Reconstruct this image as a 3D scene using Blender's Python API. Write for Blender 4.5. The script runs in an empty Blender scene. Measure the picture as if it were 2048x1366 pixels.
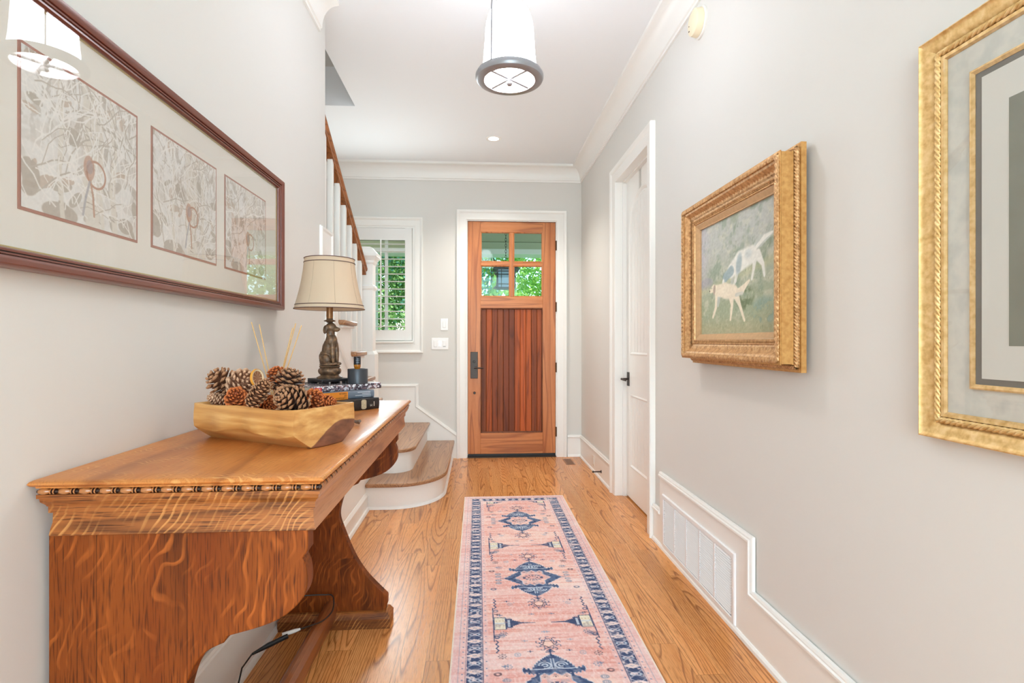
import bpy, bmesh, math, random
import numpy as np
from mathutils import Vector, Matrix
random.seed(7)
R = math.radians
SC = bpy.context.scene
COL = SC.collection

# ------------------------------------------------------------------ camera, world, light, exposure
cam_d = bpy.data.cameras.new('camera'); cam = bpy.data.objects.new('camera', cam_d); COL.objects.link(cam)
cam.location = (0, 0, 1.2); cam.rotation_euler = (R(90), 0, -math.atan(68/1066))
cam_d.sensor_width = 36; cam_d.lens = 36*1066/2048; cam_d.clip_start = .02; cam_d.clip_end = 200
SC.camera = cam
SC.view_settings.view_transform = 'Standard'; SC.view_settings.look = 'None'
SC.view_settings.gamma = 1; SC.view_settings.exposure = 0.12
SC.cycles.max_bounces = 10; SC.cycles.diffuse_bounces = 7; SC.cycles.glossy_bounces = 4
SC.cycles.transparent_max_bounces = 12; SC.cycles.sample_clamp_indirect = 6
SC.cycles.use_denoising = True; SC.cycles.caustics_reflective = False; SC.cycles.caustics_refractive = False

W = bpy.data.worlds.new('daylight'); SC.world = W; W.use_nodes = True
_wn = W.node_tree.nodes; _wl = W.node_tree.links
_sky = _wn.new('ShaderNodeTexSky'); _sky.sky_type = 'NISHITA'; _sky.sun_disc = False
_sky.sun_elevation = R(48); _sky.sun_rotation = R(200)
_wl.new(_sky.outputs[0], _wn['Background'].inputs[0]); _wn['Background'].inputs[1].default_value = .55

def lamp(name, kind, loc, energy, col=(1, 1, 1), size=.1, sy=None, rot=(0, 0, 0), parent=None):
    l = bpy.data.lights.new(name, kind); l.energy = energy; l.color = col
    if kind == 'AREA':
        l.size = size
        if sy: l.shape = 'RECTANGLE'; l.size_y = sy
    elif kind == 'SUN': l.angle = size
    else: l.shadow_soft_size = size
    o = bpy.data.objects.new(name, l); COL.objects.link(o); o.location = loc; o.rotation_euler = rot
    if parent: o.parent = parent
    return o
lamp('sun', 'SUN', (0, 0, 20), 5.0, (1, .96, .88), R(1), rot=(R(42), 0, R(25)))
# fill lamp added behind the camera, in an opening made for it
lamp('rear_fill', 'AREA', (.1, -3.05, 1.5), 128, (.65, .885, 1), 1.86, 2.8, (R(90), 0, 0))
lamp('landing_daylight', 'AREA', (-.98, 5.44, 1.78), 19, (.88, .98, 1), .44, .86, (R(-90), 0, 0))
lamp('stairwell_fill', 'POINT', (-1.5, 1.6, 4.9), 15, (.95, .97, 1), .3)  # added lamp that brightens the closed shaft upstairs

# ------------------------------------------------------------------ helpers
def srgb(c):
    return tuple(((v/255)/12.92 if v/255 <= .04045 else ((v/255+.055)/1.055)**2.4) for v in c[:3])
_M = {}
def nt(name):
    m = bpy.data.materials.new(name); m.use_nodes = True
    n = m.node_tree.nodes; l = m.node_tree.links
    return m, n, l, n['Principled BSDF']
def mat(name, col, rough=.5, metal=0, bump=0, bscale=60, var=0, spec=None, emit=0, coat=0):
    """plain painted / metal / plastic surface; var = slight noise tint, bump = fine relief"""
    if name in _M: return _M[name]
    m, n, l, b = nt(name); c = (*srgb(col), 1)
    b.inputs['Base Color'].default_value = c; b.inputs['Roughness'].default_value = rough
    b.inputs['Metallic'].default_value = metal
    if spec is not None: b.inputs['Specular IOR Level'].default_value = spec
    if coat: b.inputs['Coat Weight'].default_value = coat; b.inputs['Coat Roughness'].default_value = .08
    if emit:
        b.inputs['Emission Color'].default_value = c; b.inputs['Emission Strength'].default_value = emit
    if bump or var:
        tc = n.new('ShaderNodeTexCoord'); no = n.new('ShaderNodeTexNoise')
        no.inputs['Scale'].default_value = bscale; no.inputs['Detail'].default_value = 5
        l.new(tc.outputs['Object'], no.inputs['Vector'])
        if var:
            mx = n.new('ShaderNodeMix'); mx.data_type = 'RGBA'
            mx.inputs[6].default_value = c; mx.inputs[7].default_value = (*[v*(1-var) for v in c[:3]], 1)
            rp = n.new('ShaderNodeMapRange'); rp.inputs[1].default_value = .35; rp.inputs[2].default_value = .7
            l.new(no.outputs[0], rp.inputs[0]); l.new(rp.outputs[0], mx.inputs[0])
            l.new(mx.outputs[2], b.inputs['Base Color'])
        if bump:
            bp = n.new('ShaderNodeBump'); bp.inputs['Strength'].default_value = bump; bp.inputs['Distance'].default_value = .002
            l.new(no.outputs[0], bp.inputs['Height']); l.new(bp.outputs[0], b.inputs['Normal'])
    _M[name] = m; return m
def math_n(n, l, op, a, b=None, c=None):
    x = n.new('ShaderNodeMath'); x.operation = op
    for i, v in enumerate((a, b, c)):
        if v is None: continue
        if isinstance(v, (int, float)): x.inputs[i].default_value = v
        else: l.new(v, x.inputs[i])
    return x.outputs[0]
def ramp(n, l, fac, stops):
    r = n.new('ShaderNodeValToRGB'); e = r.color_ramp.elements
    while len(e) < len(stops): e.new(.5)
    for k, (p, c) in enumerate(stops): e[k].position = p; e[k].color = (*srgb(c), 1)
    l.new(fac, r.inputs[0]); return r.outputs[0]
def mixc(n, l, fac, a, b, mode='MIX'):
    x = n.new('ShaderNodeMix'); x.data_type = 'RGBA'; x.blend_type = mode
    for i, v in ((0, fac), (6, a), (7, b)):
        if isinstance(v, (int, float)): x.inputs[i].default_value = v
        elif isinstance(v, tuple): x.inputs[i].default_value = (*srgb(v), 1)
        else: l.new(v, x.inputs[i])
    return x.outputs[2]
def wood(name, light, mid, dark, axis='Y', ring=5.0, warp=(7, .9), fleck=None, fdir=0, rough=.3, plank=0, plen=1.3,
         pore=.35, coat=.0, gap=True, vary=.25, linew=.35, seed=0., flscale=1.0, flw=.3, fdist=.2, fdet=1.0, fu=30, fv=3.2, fal=.6, straight=.35, famp=3., ffreq=55, spec=None):
    """timber: grain lines are level sets of stretched noise (cathedral figure), pores along the grain,
    optional boards (plank width) and pale ray fleck (quartersawn oak)"""
    if name in _M: return _M[name]
    m, n, l, b = nt(name)
    tc = n.new('ShaderNodeTexCoord'); sp = n.new('ShaderNodeSeparateXYZ'); l.new(tc.outputs['Object'], sp.inputs[0])
    X, Y, Z = sp.outputs
    g, a, c = {'Y': (Y, X, Z), 'X': (X, Y, Z), 'Z': (Z, X, Y), 'Zy': (Z, Y, X), 'Xz': (X, Z, Y)}[axis]   # along grain, across, depth
    rnd = None
    off = seed
    if plank:
        q = math_n(n, l, 'DIVIDE', a, plank); idx = math_n(n, l, 'FLOOR', q)
        wn = n.new('ShaderNodeTexWhiteNoise'); wn.noise_dimensions = '1D'; l.new(math_n(n, l, 'ADD', idx, seed+.5), wn.inputs['W'])
        s = math_n(n, l, 'DIVIDE', math_n(n, l, 'ADD', g, math_n(n, l, 'MULTIPLY', wn.outputs[0], plen*3)), plen)
        sid = math_n(n, l, 'FLOOR', s)
        wn2 = n.new('ShaderNodeTexWhiteNoise'); wn2.noise_dimensions = '2D'
        cb = n.new('ShaderNodeCombineXYZ'); l.new(idx, cb.inputs[0]); l.new(sid, cb.inputs[1]); l.new(cb.outputs[0], wn2.inputs['Vector'])
        rnd = wn2.outputs[0]; off = math_n(n, l, 'MULTIPLY', rnd, 80)
        fq = math_n(n, l, 'FRACT', q); fs = math_n(n, l, 'FRACT', s)
    cb = n.new('ShaderNodeCombineXYZ')
    l.new(math_n(n, l, 'MULTIPLY', a, warp[0]), cb.inputs[0])
    l.new(math_n(n, l, 'ADD', math_n(n, l, 'MULTIPLY', g, warp[1]), off), cb.inputs[1])
    l.new(math_n(n, l, 'ADD', math_n(n, l, 'MULTIPLY', c, warp[0]), off), cb.inputs[2])
    no = n.new('ShaderNodeTexNoise'); no.inputs['Scale'].default_value = 1; no.inputs['Detail'].default_value = 1.4
    no.inputs['Roughness'].default_value = .42; no.inputs['Distortion'].default_value = .25
    l.new(cb.outputs[0], no.inputs['Vector'])
    fld = no.outputs[0]
    if plank:      # some boards are cut so that their grain runs almost straight
        wn3 = n.new('ShaderNodeTexWhiteNoise'); wn3.noise_dimensions = '1D'; l.new(math_n(n, l, 'ADD', off, 3.7), wn3.inputs['W'])
        k_ = math_n(n, l, 'MULTIPLY', math_n(n, l, 'POWER', wn3.outputs[0], 1.5), straight*16)
        fld = math_n(n, l, 'ADD', fld, math_n(n, l, 'MULTIPLY', a, k_))
    fr = math_n(n, l, 'FRACT', math_n(n, l, 'MULTIPLY', fld, ring*5))
    line = ramp(n, l, fr, [(0, (0, 0, 0)), (.12, (255, 255, 255)), (linew, (60, 60, 60)), (1, (0, 0, 0))])
    # pores
    cp = n.new('ShaderNodeCombineXYZ')
    l.new(math_n(n, l, 'MULTIPLY', a, 330), cp.inputs[0]); l.new(math_n(n, l, 'MULTIPLY', g, 16), cp.inputs[1]); l.new(math_n(n, l, 'MULTIPLY', c, 330), cp.inputs[2])
    po = n.new('ShaderNodeTexNoise'); po.inputs['Scale'].default_value = 1; po.inputs['Detail'].default_value = 2
    l.new(cp.outputs[0], po.inputs['Vector'])
    pf = n.new('ShaderNodeMapRange'); pf.inputs[1].default_value = .5; pf.inputs[2].default_value = .72; l.new(po.outputs[0], pf.inputs[0])
    # broad tone
    ct = n.new('ShaderNodeTexNoise'); ct.inputs['Scale'].default_value = 2.2; ct.inputs['Detail'].default_value = 3
    l.new(cb.outputs[0], ct.inputs['Vector'])
    tone = ramp(n, l, ct.outputs[0], [(.3, mid), (.7, light)])
    colr = mixc(n, l, math_n(n, l, 'MULTIPLY', line, .75), tone, dark)
    colr = mixc(n, l, math_n(n, l, 'MULTIPLY', pf.outputs[0], pore), colr, dark)
    if fleck:
        ca, sa = math.cos(fdir), math.sin(fdir)
        u = math_n(n, l, 'ADD', math_n(n, l, 'MULTIPLY', a, ca), math_n(n, l, 'MULTIPLY', g, sa))
        v = math_n(n, l, 'SUBTRACT', math_n(n, l, 'MULTIPLY', g, ca), math_n(n, l, 'MULTIPLY', a, sa))
        w = math_n(n, l, 'ADD', c, 0.)
        cf = n.new('ShaderNodeCombineXYZ')
        l.new(math_n(n, l, 'MULTIPLY', u, fu*flscale), cf.inputs[0]); l.new(math_n(n, l, 'MULTIPLY', v, fv*flscale), cf.inputs[1]); l.new(math_n(n, l, 'MULTIPLY', w, fu*flscale), cf.inputs[2])
        fn = n.new('ShaderNodeTexNoise'); fn.inputs['Scale'].default_value = 1; fn.inputs['Detail'].default_value = fdet; fn.inputs['Distortion'].default_value = fdist
        l.new(cf.outputs[0], fn.inputs['Vector'])
        ff = math_n(n, l, 'FRACT', math_n(n, l, 'ADD', math_n(n, l, 'MULTIPLY', fn.outputs[0], famp), math_n(n, l, 'MULTIPLY', u, ffreq)))
        fm = ramp(n, l, ff, [(0, (0, 0, 0)), (.1, (255, 255, 255)), (flw, (200, 200, 200)), (flw+.08, (0, 0, 0))])
        # flecks come and go
        fk = n.new('ShaderNodeTexNoise'); fk.inputs['Scale'].default_value = 11; l.new(tc.outputs['Object'], fk.inputs['Vector'])
        fr2 = n.new('ShaderNodeMapRange'); fr2.inputs[1].default_value = .43; fr2.inputs[2].default_value = .66; l.new(fk.outputs[0], fr2.inputs[0])
        colr = mixc(n, l, math_n(n, l, 'MULTIPLY', math_n(n, l, 'MULTIPLY', fm, fr2.outputs[0]), fal), colr, fleck)
    if plank:
        hs = n.new('ShaderNodeHueSaturation'); l.new(colr, hs.inputs['Color'])
        l.new(math_n(n, l, 'ADD', math_n(n, l, 'MULTIPLY', rnd, vary), 1-vary/2), hs.inputs['Value'])
        colr = hs.outputs[0]
        if gap:
            e = math_n(n, l, 'LESS_THAN', math_n(n, l, 'MULTIPLY', math_n(n, l, 'MINIMUM', fq, math_n(n, l, 'SUBTRACT', 1, fq)), plank), .0007)
            e2 = math_n(n, l, 'LESS_THAN', math_n(n, l, 'MULTIPLY', fs, plen), .0014)
            colr = mixc(n, l, math_n(n, l, 'MULTIPLY', math_n(n, l, 'MAXIMUM', e, e2), .6), colr, tuple(v*.4 for v in dark))
    l.new(colr, b.inputs['Base Color']); b.inputs['Roughness'].default_value = rough
    if spec is not None: b.inputs['Specular IOR Level'].default_value = spec
    if coat: b.inputs['Coat Weight'].default_value = coat; b.inputs['Coat Roughness'].default_value = .12
    bp = n.new('ShaderNodeBump'); bp.inputs['Strength'].default_value = .12; bp.inputs['Distance'].default_value = .001
    l.new(pf.outputs[0], bp.inputs['Height']); bp.invert = True; l.new(bp.outputs[0], b.inputs['Normal'])
    _M[name] = m; return m
def vcol_mat(name, rough=.7, bump=0, bscale=400, spec=.3):
    m, n, l, b = nt(name)
    at = n.new('ShaderNodeAttribute'); at.attribute_name = 'Col'; l.new(at.outputs['Color'], b.inputs['Base Color'])
    b.inputs['Roughness'].default_value = rough; b.inputs['Specular IOR Level'].default_value = spec
    if bump:
        tc = n.new('ShaderNodeTexCoord'); no = n.new('ShaderNodeTexNoise'); no.inputs['Scale'].default_value = bscale
        l.new(tc.outputs['Object'], no.inputs['Vector']); bp = n.new('ShaderNodeBump'); bp.inputs['Strength'].default_value = bump
        bp.inputs['Distance'].default_value = .002; l.new(no.outputs[0], bp.inputs['Height']); l.new(bp.outputs[0], b.inputs['Normal'])
    return m
def glass_mat(name, ior=1.45, tint=(255, 255, 255), rough=0., ibase=0.):
    if name in _M: return _M[name]
    m = bpy.data.materials.new(name); m.use_nodes = True; n = m.node_tree.nodes; l = m.node_tree.links
    n.remove(n['Principled BSDF']); out = n['Material Output']
    t = n.new('ShaderNodeBsdfTransparent'); t.inputs[0].default_value = (*srgb(tint), 1)
    g = n.new('ShaderNodeBsdfGlossy'); g.inputs['Roughness'].default_value = rough
    ge = n.new('ShaderNodeNewGeometry'); dt = n.new('ShaderNodeVectorMath'); dt.operation = 'DOT_PRODUCT'   # Schlick reflectance, same from both sides
    l.new(ge.outputs['Normal'], dt.inputs[0]); l.new(ge.outputs['Incoming'], dt.inputs[1]); f0 = ((ior-1)/(ior+1))**2
    k = math_n(n, l, 'SUBTRACT', 1, math_n(n, l, 'ABSOLUTE', dt.outputs['Value']))
    mx = n.new('ShaderNodeMixShader'); fac = math_n(n, l, 'ADD', math_n(n, l, 'MULTIPLY', math_n(n, l, 'POWER', k, 5), 1-f0), f0+ibase)
    l.new(fac, mx.inputs[0]); l.new(t.outputs[0], mx.inputs[1]); l.new(g.outputs[0], mx.inputs[2]); l.new(mx.outputs[0], out.inputs[0])
    _M[name] = m; return m

class MB:
    def __init__(s): s.v = []; s.f = []; s.mi = []; s.m = 0
    def add(s, vs, fs, m=None):
        o = len(s.v); s.v += [tuple(v) for v in vs]; s.f += [tuple(i+o for i in f) for f in fs]
        s.mi += [s.m if m is None else m]*len(fs); return s
    def box(s, x0, x1, y0, y1, z0, z1, m=None):
        vs = [(x, y, z) for x in (x0, x1) for y in (y0, y1) for z in (z0, z1)]
        return s.add(vs, [(0, 1, 3, 2), (4, 6, 7, 5), (0, 4, 5, 1), (2, 3, 7, 6), (0, 2, 6, 4), (1, 5, 7, 3)], m)
    def prism(s, poly, d0, d1, fn, m=None):
        """poly = [(u,v)], extruded d0..d1, fn(u,v,d)->xyz"""
        k = len(poly)
        vs = [fn(u, v, d0) for u, v in poly]+[fn(u, v, d1) for u, v in poly]
        fs = [tuple(range(k))[::-1], tuple(range(k, 2*k))]+[(i, (i+1) % k, k+(i+1) % k, k+i) for i in range(k)]
        return s.add(vs, fs, m)
    def lathe(s, prof, c=(0, 0, 0), seg=32, axis='Z', m=None, cap=True, a0=0):
        vs = []; fs = []
        for (r, h) in prof:
            for k in range(seg):
                a = 2*math.pi*k/seg+a0; p, q = r*math.cos(a), r*math.sin(a)
                vs.append({'Z': (c[0]+p, c[1]+q, c[2]+h), 'Y': (c[0]+p, c[1]+h, c[2]+q), 'X': (c[0]+h, c[1]+p, c[2]+q)}[axis])
        for i in range(len(prof)-1):
            for k in range(seg):
                fs.append((i*seg+k, i*seg+(k+1) % seg, (i+1)*seg+(k+1) % seg, (i+1)*seg+k))
        if cap:
            if prof[0][0] > 1e-6: fs.append(tuple(range(seg))[::-1])
            if prof[-1][0] > 1e-6: fs.append(tuple((len(prof)-1)*seg+k for k in range(seg)))
        return s.add(vs, fs, m)
    def tube(s, pts, r, seg=8, m=None, cap=True, closed=False):
        pts = [Vector(p) for p in pts]; n = len(pts); rs = r if isinstance(r, (list, tuple)) else [r]*n
        vs = []; up = None
        for i, p in enumerate(pts):
            if closed: t = (pts[(i+1) % n]-pts[i-1])
            else: t = pts[min(i+1, n-1)]-pts[max(i-1, 0)]
            t.normalize()
            if up is None:
                up = Vector((0, 0, 1)) if abs(t.z) < .9 else Vector((1, 0, 0))
            u = up-t*up.dot(t)
            if u.length < 1e-4: u = Vector((1, 0, 0)).cross(t)
            u.normalize(); up = u; w = t.cross(u)
            for k in range(seg):
                a = 2*math.pi*k/seg; vs.append(p+(u*math.cos(a)+w*math.sin(a))*rs[i])
        fs = []
        for i in range(n if closed else n-1):
            j = (i+1) % n
            for k in range(seg): fs.append((i*seg+k, i*seg+(k+1) % seg, j*seg+(k+1) % seg, j*seg+k))
        if cap and not closed:
            fs += [tuple(range(seg))[::-1], tuple((n-1)*seg+k for k in range(seg))]
        return s.add(vs, fs, m)
    def mould(s, path, prof, fn, closed=False, m=None, cap=True):
        """path [(u,v)] swept with profile [(a,d)] ; a = offset to the RIGHT of the travel direction, mitred corners; fn(u,v,d)->xyz"""
        n = len(path); vs = []; P = [Vector(p) for p in path]
        for i in range(n):
            if closed or 0 < i < n-1:
                d1 = (P[i]-P[i-1]).normalized(); d2 = (P[(i+1) % n]-P[i]).normalized()
            elif i == 0: d1 = d2 = (P[1]-P[0]).normalized()
            else: d1 = d2 = (P[i]-P[i-1]).normalized()
            n1 = Vector((d1.y, -d1.x)); n2 = Vector((d2.y, -d2.x)); b = n1+n2; b = b/(b.dot(n1)) if abs(b.dot(n1)) > 1e-6 else n1
            for a, d in prof: q = P[i]+b*a; vs.append(fn(q.x, q.y, d))
        k = len(prof); fs = []
        for i in range(n if closed else n-1):
            j = (i+1) % n
            for t in range(k): fs.append((i*k+t, j*k+t, j*k+(t+1) % k, i*k+(t+1) % k))
        if cap and not closed: fs += [tuple(range(k)), tuple((n-1)*k+t for t in range(k))[::-1]]
        return s.add(vs, fs, m)
    def ell(s, c, r, seg=16, rot=None, m=None):
        vs = []; fs = []; h = seg//2
        for i in range(h+1):
            th = math.pi*i/h
            for k in range(seg):
                a = 2*math.pi*k/seg
                v = Vector((r[0]*math.sin(th)*math.cos(a), r[1]*math.sin(th)*math.sin(a), r[2]*math.cos(th)))
                if rot is not None: v = rot @ v
                vs.append(v+Vector(c))
        for i in range(h):
            for k in range(seg): fs.append((i*seg+k, (i+1)*seg+k, (i+1)*seg+(k+1) % seg, i*seg+(k+1) % seg))
        return s.add(vs, fs, m)
    def build(s, name, mats, parent=None, world=True, bevel=0, smooth=35, col=None, label=None):
        me = bpy.data.meshes.new(name)
        vs = s.v
        if parent is not None and world:
            L = Vector((0, 0, 0)); p = parent
            while p: L += p.location; p = p.parent
            vs = [(v[0]-L.x, v[1]-L.y, v[2]-L.z) for v in vs]
        me.from_pydata(vs, [], s.f)
        mats = mats if isinstance(mats, (list, tuple)) else [mats]
        for mm in mats: me.materials.append(mm)
        if len(mats) > 1: me.polygons.foreach_set('material_index', s.mi)
        b = bmesh.new(); b.from_mesh(me); bmesh.ops.remove_doubles(b, verts=b.verts, dist=1e-6)
        bmesh.ops.recalc_face_normals(b, faces=b.faces); b.to_mesh(me); b.free()
        if smooth:
            me.polygons.foreach_set('use_smooth', [True]*len(me.polygons)); me.set_sharp_from_angle(angle=R(smooth))
        o = bpy.data.objects.new(name, me); COL.objects.link(o)
        if parent is not None: o.parent = parent
        if bevel:
            bv = o.modifiers.new('bevel', 'BEVEL'); bv.width = bevel; bv.segments = 2; bv.limit_method = 'ANGLE'; bv.angle_limit = R(40)
        if label: o['label'] = label
        return o
def tag(o, label, cat, group=None):
    o['label'] = label; o['category'] = cat
    if group: o['group'] = group
    return o
def struct(o): o['kind'] = 'structure'; return o
def thing(name, label, cat, loc=(0, 0, 0), rz=0, group=None):
    o = bpy.data.objects.new(name, None); COL.objects.link(o); o.location = loc; o.rotation_euler = (0, 0, rz)
    o.empty_display_size = .05
    return tag(o, label, cat, group)
def sempty(name, loc=(0, 0, 0)):
    o = bpy.data.objects.new(name, None); COL.objects.link(o); o.location = loc; o['kind'] = 'structure'; return o
def grid_obj(name, nu, nv, fn, colors, material, parent=None):
    """a fine sheet: fn(U,V)->(N,3) ; colours (nv,nu,3) linear, one per vertex"""
    U, V = np.meshgrid(np.linspace(0, 1, nu), np.linspace(0, 1, nv))
    co = fn(U.ravel(), V.ravel())
    if parent is not None: co = co-np.array(parent.location)
    idx = np.arange(nu*nv).reshape(nv, nu)
    q = np.stack([idx[:-1, :-1], idx[:-1, 1:], idx[1:, 1:], idx[1:, :-1]], -1).reshape(-1, 4)
    me = bpy.data.meshes.new(name); me.vertices.add(len(co)); me.vertices.foreach_set('co', co.ravel())
    me.loops.add(q.size); me.loops.foreach_set('vertex_index', q.ravel().astype(np.int32))
    me.polygons.add(len(q)); me.polygons.foreach_set('loop_start', (np.arange(len(q))*4).astype(np.int32))
    me.polygons.foreach_set('loop_total', np.full(len(q), 4, np.int32)) if hasattr(me.polygons[0], 'loop_total') and False else None
    me.update(calc_edges=True); me.validate()
    ca = me.color_attributes.new('Col', 'FLOAT_COLOR', 'POINT')
    c4 = np.ones((nu*nv, 4), np.float32); c4[:, :3] = colors.reshape(-1, 3); ca.data.foreach_set('color', c4.ravel())
    me.materials.append(material)
    o = bpy.data.objects.new(name, me); COL.objects.link(o)
    if parent is not None: o.parent = parent
    return o
# numpy picture helpers
_rs = np.random.RandomState(3)
def vnoise(x, y, seed=0):
    rs = np.random.RandomState(seed); T = rs.rand(64, 64)
    xi = np.floor(x).astype(int); yi = np.floor(y).astype(int); fx = x-xi; fy = y-yi
    fx = fx*fx*(3-2*fx); fy = fy*fy*(3-2*fy); g = lambda a, b: T[a % 64, b % 64]
    return (g(xi, yi)*(1-fx)+g(xi+1, yi)*fx)*(1-fy)+(g(xi, yi+1)*(1-fx)+g(xi+1, yi+1)*fx)*fy
def fbm(x, y, seed=0, o=4):
    t = 0; a = .5
    for k in range(o): t = t+a*vnoise(x*2**k+k*7, y*2**k+k*3, seed+k); a /= 2
    return t/(1-.5**o)
def sst(e0, e1, x): t = np.clip((x-e0)/(e1-e0), 0, 1); return t*t*(3-2*t)
def lin(a): a = np.clip(a, 0, 255)/255; return np.where(a <= .04045, a/12.92, ((a+.055)/1.055)**2.4)
def put(img, mask, col): m = np.clip(mask, 0, 1)[..., None]; img[:] = img*(1-m)+np.array(col, float)*m
def seg_d(x, y, a, b):
    ax, ay = a; bx, by = b; dx, dy = bx-ax, by-ay; t = np.clip(((x-ax)*dx+(y-ay)*dy)/(dx*dx+dy*dy+1e-9), 0, 1)
    return np.hypot(x-ax-t*dx, y-ay-t*dy), t

# ------------------------------------------------------------------ palette
BY, RX, LX, CH = 5.52, 1.08, -.85, 3.02
WALL = mat('wall_paint_greige', (222, 221, 217), .75, bump=.05, bscale=300)
CEIL = mat('ceiling_paint_white', (242, 246, 249), .8)
TRIM = mat('trim_paint_ivory', (242, 242, 239), .35)
FLOOR = wood('red_oak_floor', (226, 160, 96), (212, 140, 76), (120, 62, 18), 'Y', ring=3.6, warp=(7.5, .62), plank=.098, plen=1.25, rough=.27, vary=.24, linew=.34, pore=.55)
TREAD = wood('oak_tread', (182, 138, 100), (156, 110, 74), (100, 64, 40), 'Y', ring=2.6, warp=(11, .75), rough=.3, pore=.3)
RAILW = wood('oak_rail', (176, 112, 66), (150, 92, 50), (104, 60, 30), 'Y', ring=2, warp=(10, .7), rough=.3)
BRZ = mat('oil_rubbed_bronze', (62, 54, 50), .38, .7)

# ------------------------------------------------------------------ shell
def shell():
    # floor
    f = MB().box(-2.0, 1.3, -3.2, BY+.02, -.12, 0); struct(f.build('floor', FLOOR))
    # back wall with door and window openings
    b = MB(); y0, y1 = BY, BY+.14
    dx0, dx1, dz = -.13, .832, 2.468; wx0, wx1, wz0, wz1 = -1.31, -.65, 1.17, 2.38
    b.box(-2.1, wx0, y0, y1, 0, CH); b.box(wx0, wx1, y0, y1, 0, wz0); b.box(wx0, wx1, y0, y1, wz1, CH)
    b.box(wx1, dx0, y0, y1, 0, CH); b.box(dx0, dx1, y0, y1, dz, CH); b.box(dx1, 1.32, y0, y1, 0, CH)
    struct(b.build('wall_back', WALL))
    # right wall with door opening
    r = MB(); oy0, oy1, oz = 3.28, 4.11, 2.46
    r.box(RX, RX+.13, -3.2, oy0, 0, CH); r.box(RX, RX+.13, oy0, oy1, oz, CH); r.box(RX, RX+.13, oy1, BY, 0, CH)
    struct(r.build('wall_right', WALL))
    struct(MB().box(RX+.13, RX+.2, 3.1, 4.3, 0, CH).build('wall_closet', WALL))
    # left wall (ends where the staircase opens)
    struct(MB().box(-.97, LX, -3.2, 3.03, 0, CH).build('wall_left', WALL))
    struct(MB().box(-2.1, -1.95, -3.2, BY, 0, 5.7).build('wall_stair', WALL))
    # unseen rear wall, with a tall opening added for the fill lamp
    q = MB(); q.box(-2.1, LX, -3.2, -3.08, 0, CH); q.box(1.05, 1.3, -3.2, -3.08, 0, CH); q.box(LX, 1.05, -3.2, -3.08, 2.92, CH); q.box(LX, 1.05, -3.2, -3.08, 0, .08)
    struct(q.build('wall_rear', WALL))
    # ceiling with the stairwell opening
    c = MB(); c.box(-.949, 1.3, -3.2, BY+.14, CH, CH+.3); c.box(-2.1, -.949, 4.19, BY+.14, CH, CH+.3); c.box(-2.1, -.949, -3.2, -.3, CH, CH+.3)
    struct(c.build('ceiling', CEIL))
    u = MB(); u.box(-.949, -.85, -.4, 4.3, CH+.3, 5.7); u.box(-1.95, -.949, 4.19, 4.3, CH+.3, 5.7); u.box(-1.95, -.949, -.4, -.3, CH+.3, 5.7)
    struct(u.build('wall_stairwell', WALL)); struct(MB().box(-2.1, -.8, -.5, 4.4, 5.6, 5.7).build('ceiling_stairwell', CEIL))

    # crown moulding: cove
    cp = [(0, -.165), (.012, -.165), (.012, -.15), (.02, -.145)]
    for k in range(1, 9):
        a = R(90)*k/8; cp.append((.02+.078*(1-math.cos(a)), -.145+.118*math.sin(a)))
    cp += [(.108, -.022), (.108, 0), (0, 0)]
    flip = [(-a, d) for a, d in cp]
    fn = lambda x, y, d: (x, y, CH+d)
    m = MB(); m.mould([(-1.95, BY), (RX, BY), (RX, -3.08)], cp, fn)
    struct(m.build('trim_1', TRIM, smooth=25))
    m = MB(); m.mould([(LX, -3.08), (LX, 2.905)], cp, fn); struct(m.build('trim_2', TRIM, smooth=25))

    # baseboards: board + cap + shoe, drawn on (u = along, v = height)
    CAP = [(-.022, .004), (-.022, .016), (-.014, .02), (-.009, .02), (-.004, .025), (.004, .025), (.010, .018), (.012, .014), (.012, .004)]
    def base(name, path, place, caps=None):
        """path = top line [(u,v)]; cap runs along it, board below"""
        m = MB()
        poly = [(path[0][0], 0)]+list(path)+[(path[-1][0], 0)]
        m.prism(poly, 0, .014, place)
        pr = CAP
        for cp_ in (caps or [path]): m.mould(cp_, pr, place)
        m.mould([(path[0][0], .0), (path[-1][0], .0)], [(-.022, .004), (-.02, .018), (-.012, .024), (0, .026), (0, .004)], place)
        return struct(m.build(name, TRIM, smooth=25))
    right = lambda u, v, d: (RX-d, u, v)
    back = lambda u, v, d: (u, BY-d, v)
    left = lambda u, v, d: (LX+d, u, v)
    base('baseboard_right', [(-3.0, .205), (2.03, .205), (2.03, .415), (3.07, .415), (3.07, .195), (3.185, .195)], right, [[(-3.0, .205), (2.03, .205), (2.03, .415), (3.07, .415)], [(3.07, .195), (3.185, .195)]])
    base('baseboard_right', [(4.225, .205), (BY-.014, .205)], right)
    base('baseboard_back', [(.93, .205), (RX-.014, .205)], back)
    base('baseboard_left', [(-3.0, .205), (3.02, .205)], left)
    # stair skirt on the back wall
    m = MB(); sk = [(-1.95, .745), (-.63, .745), (-.63, .535), (-.222, .235)]
    m.prism([(-1.95, 0)]+sk+[(-.222, 0)], 0, .016, back); m.mould(sk, CAP, back); struct(m.build('baseboard_stair', TRIM, smooth=25))

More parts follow.
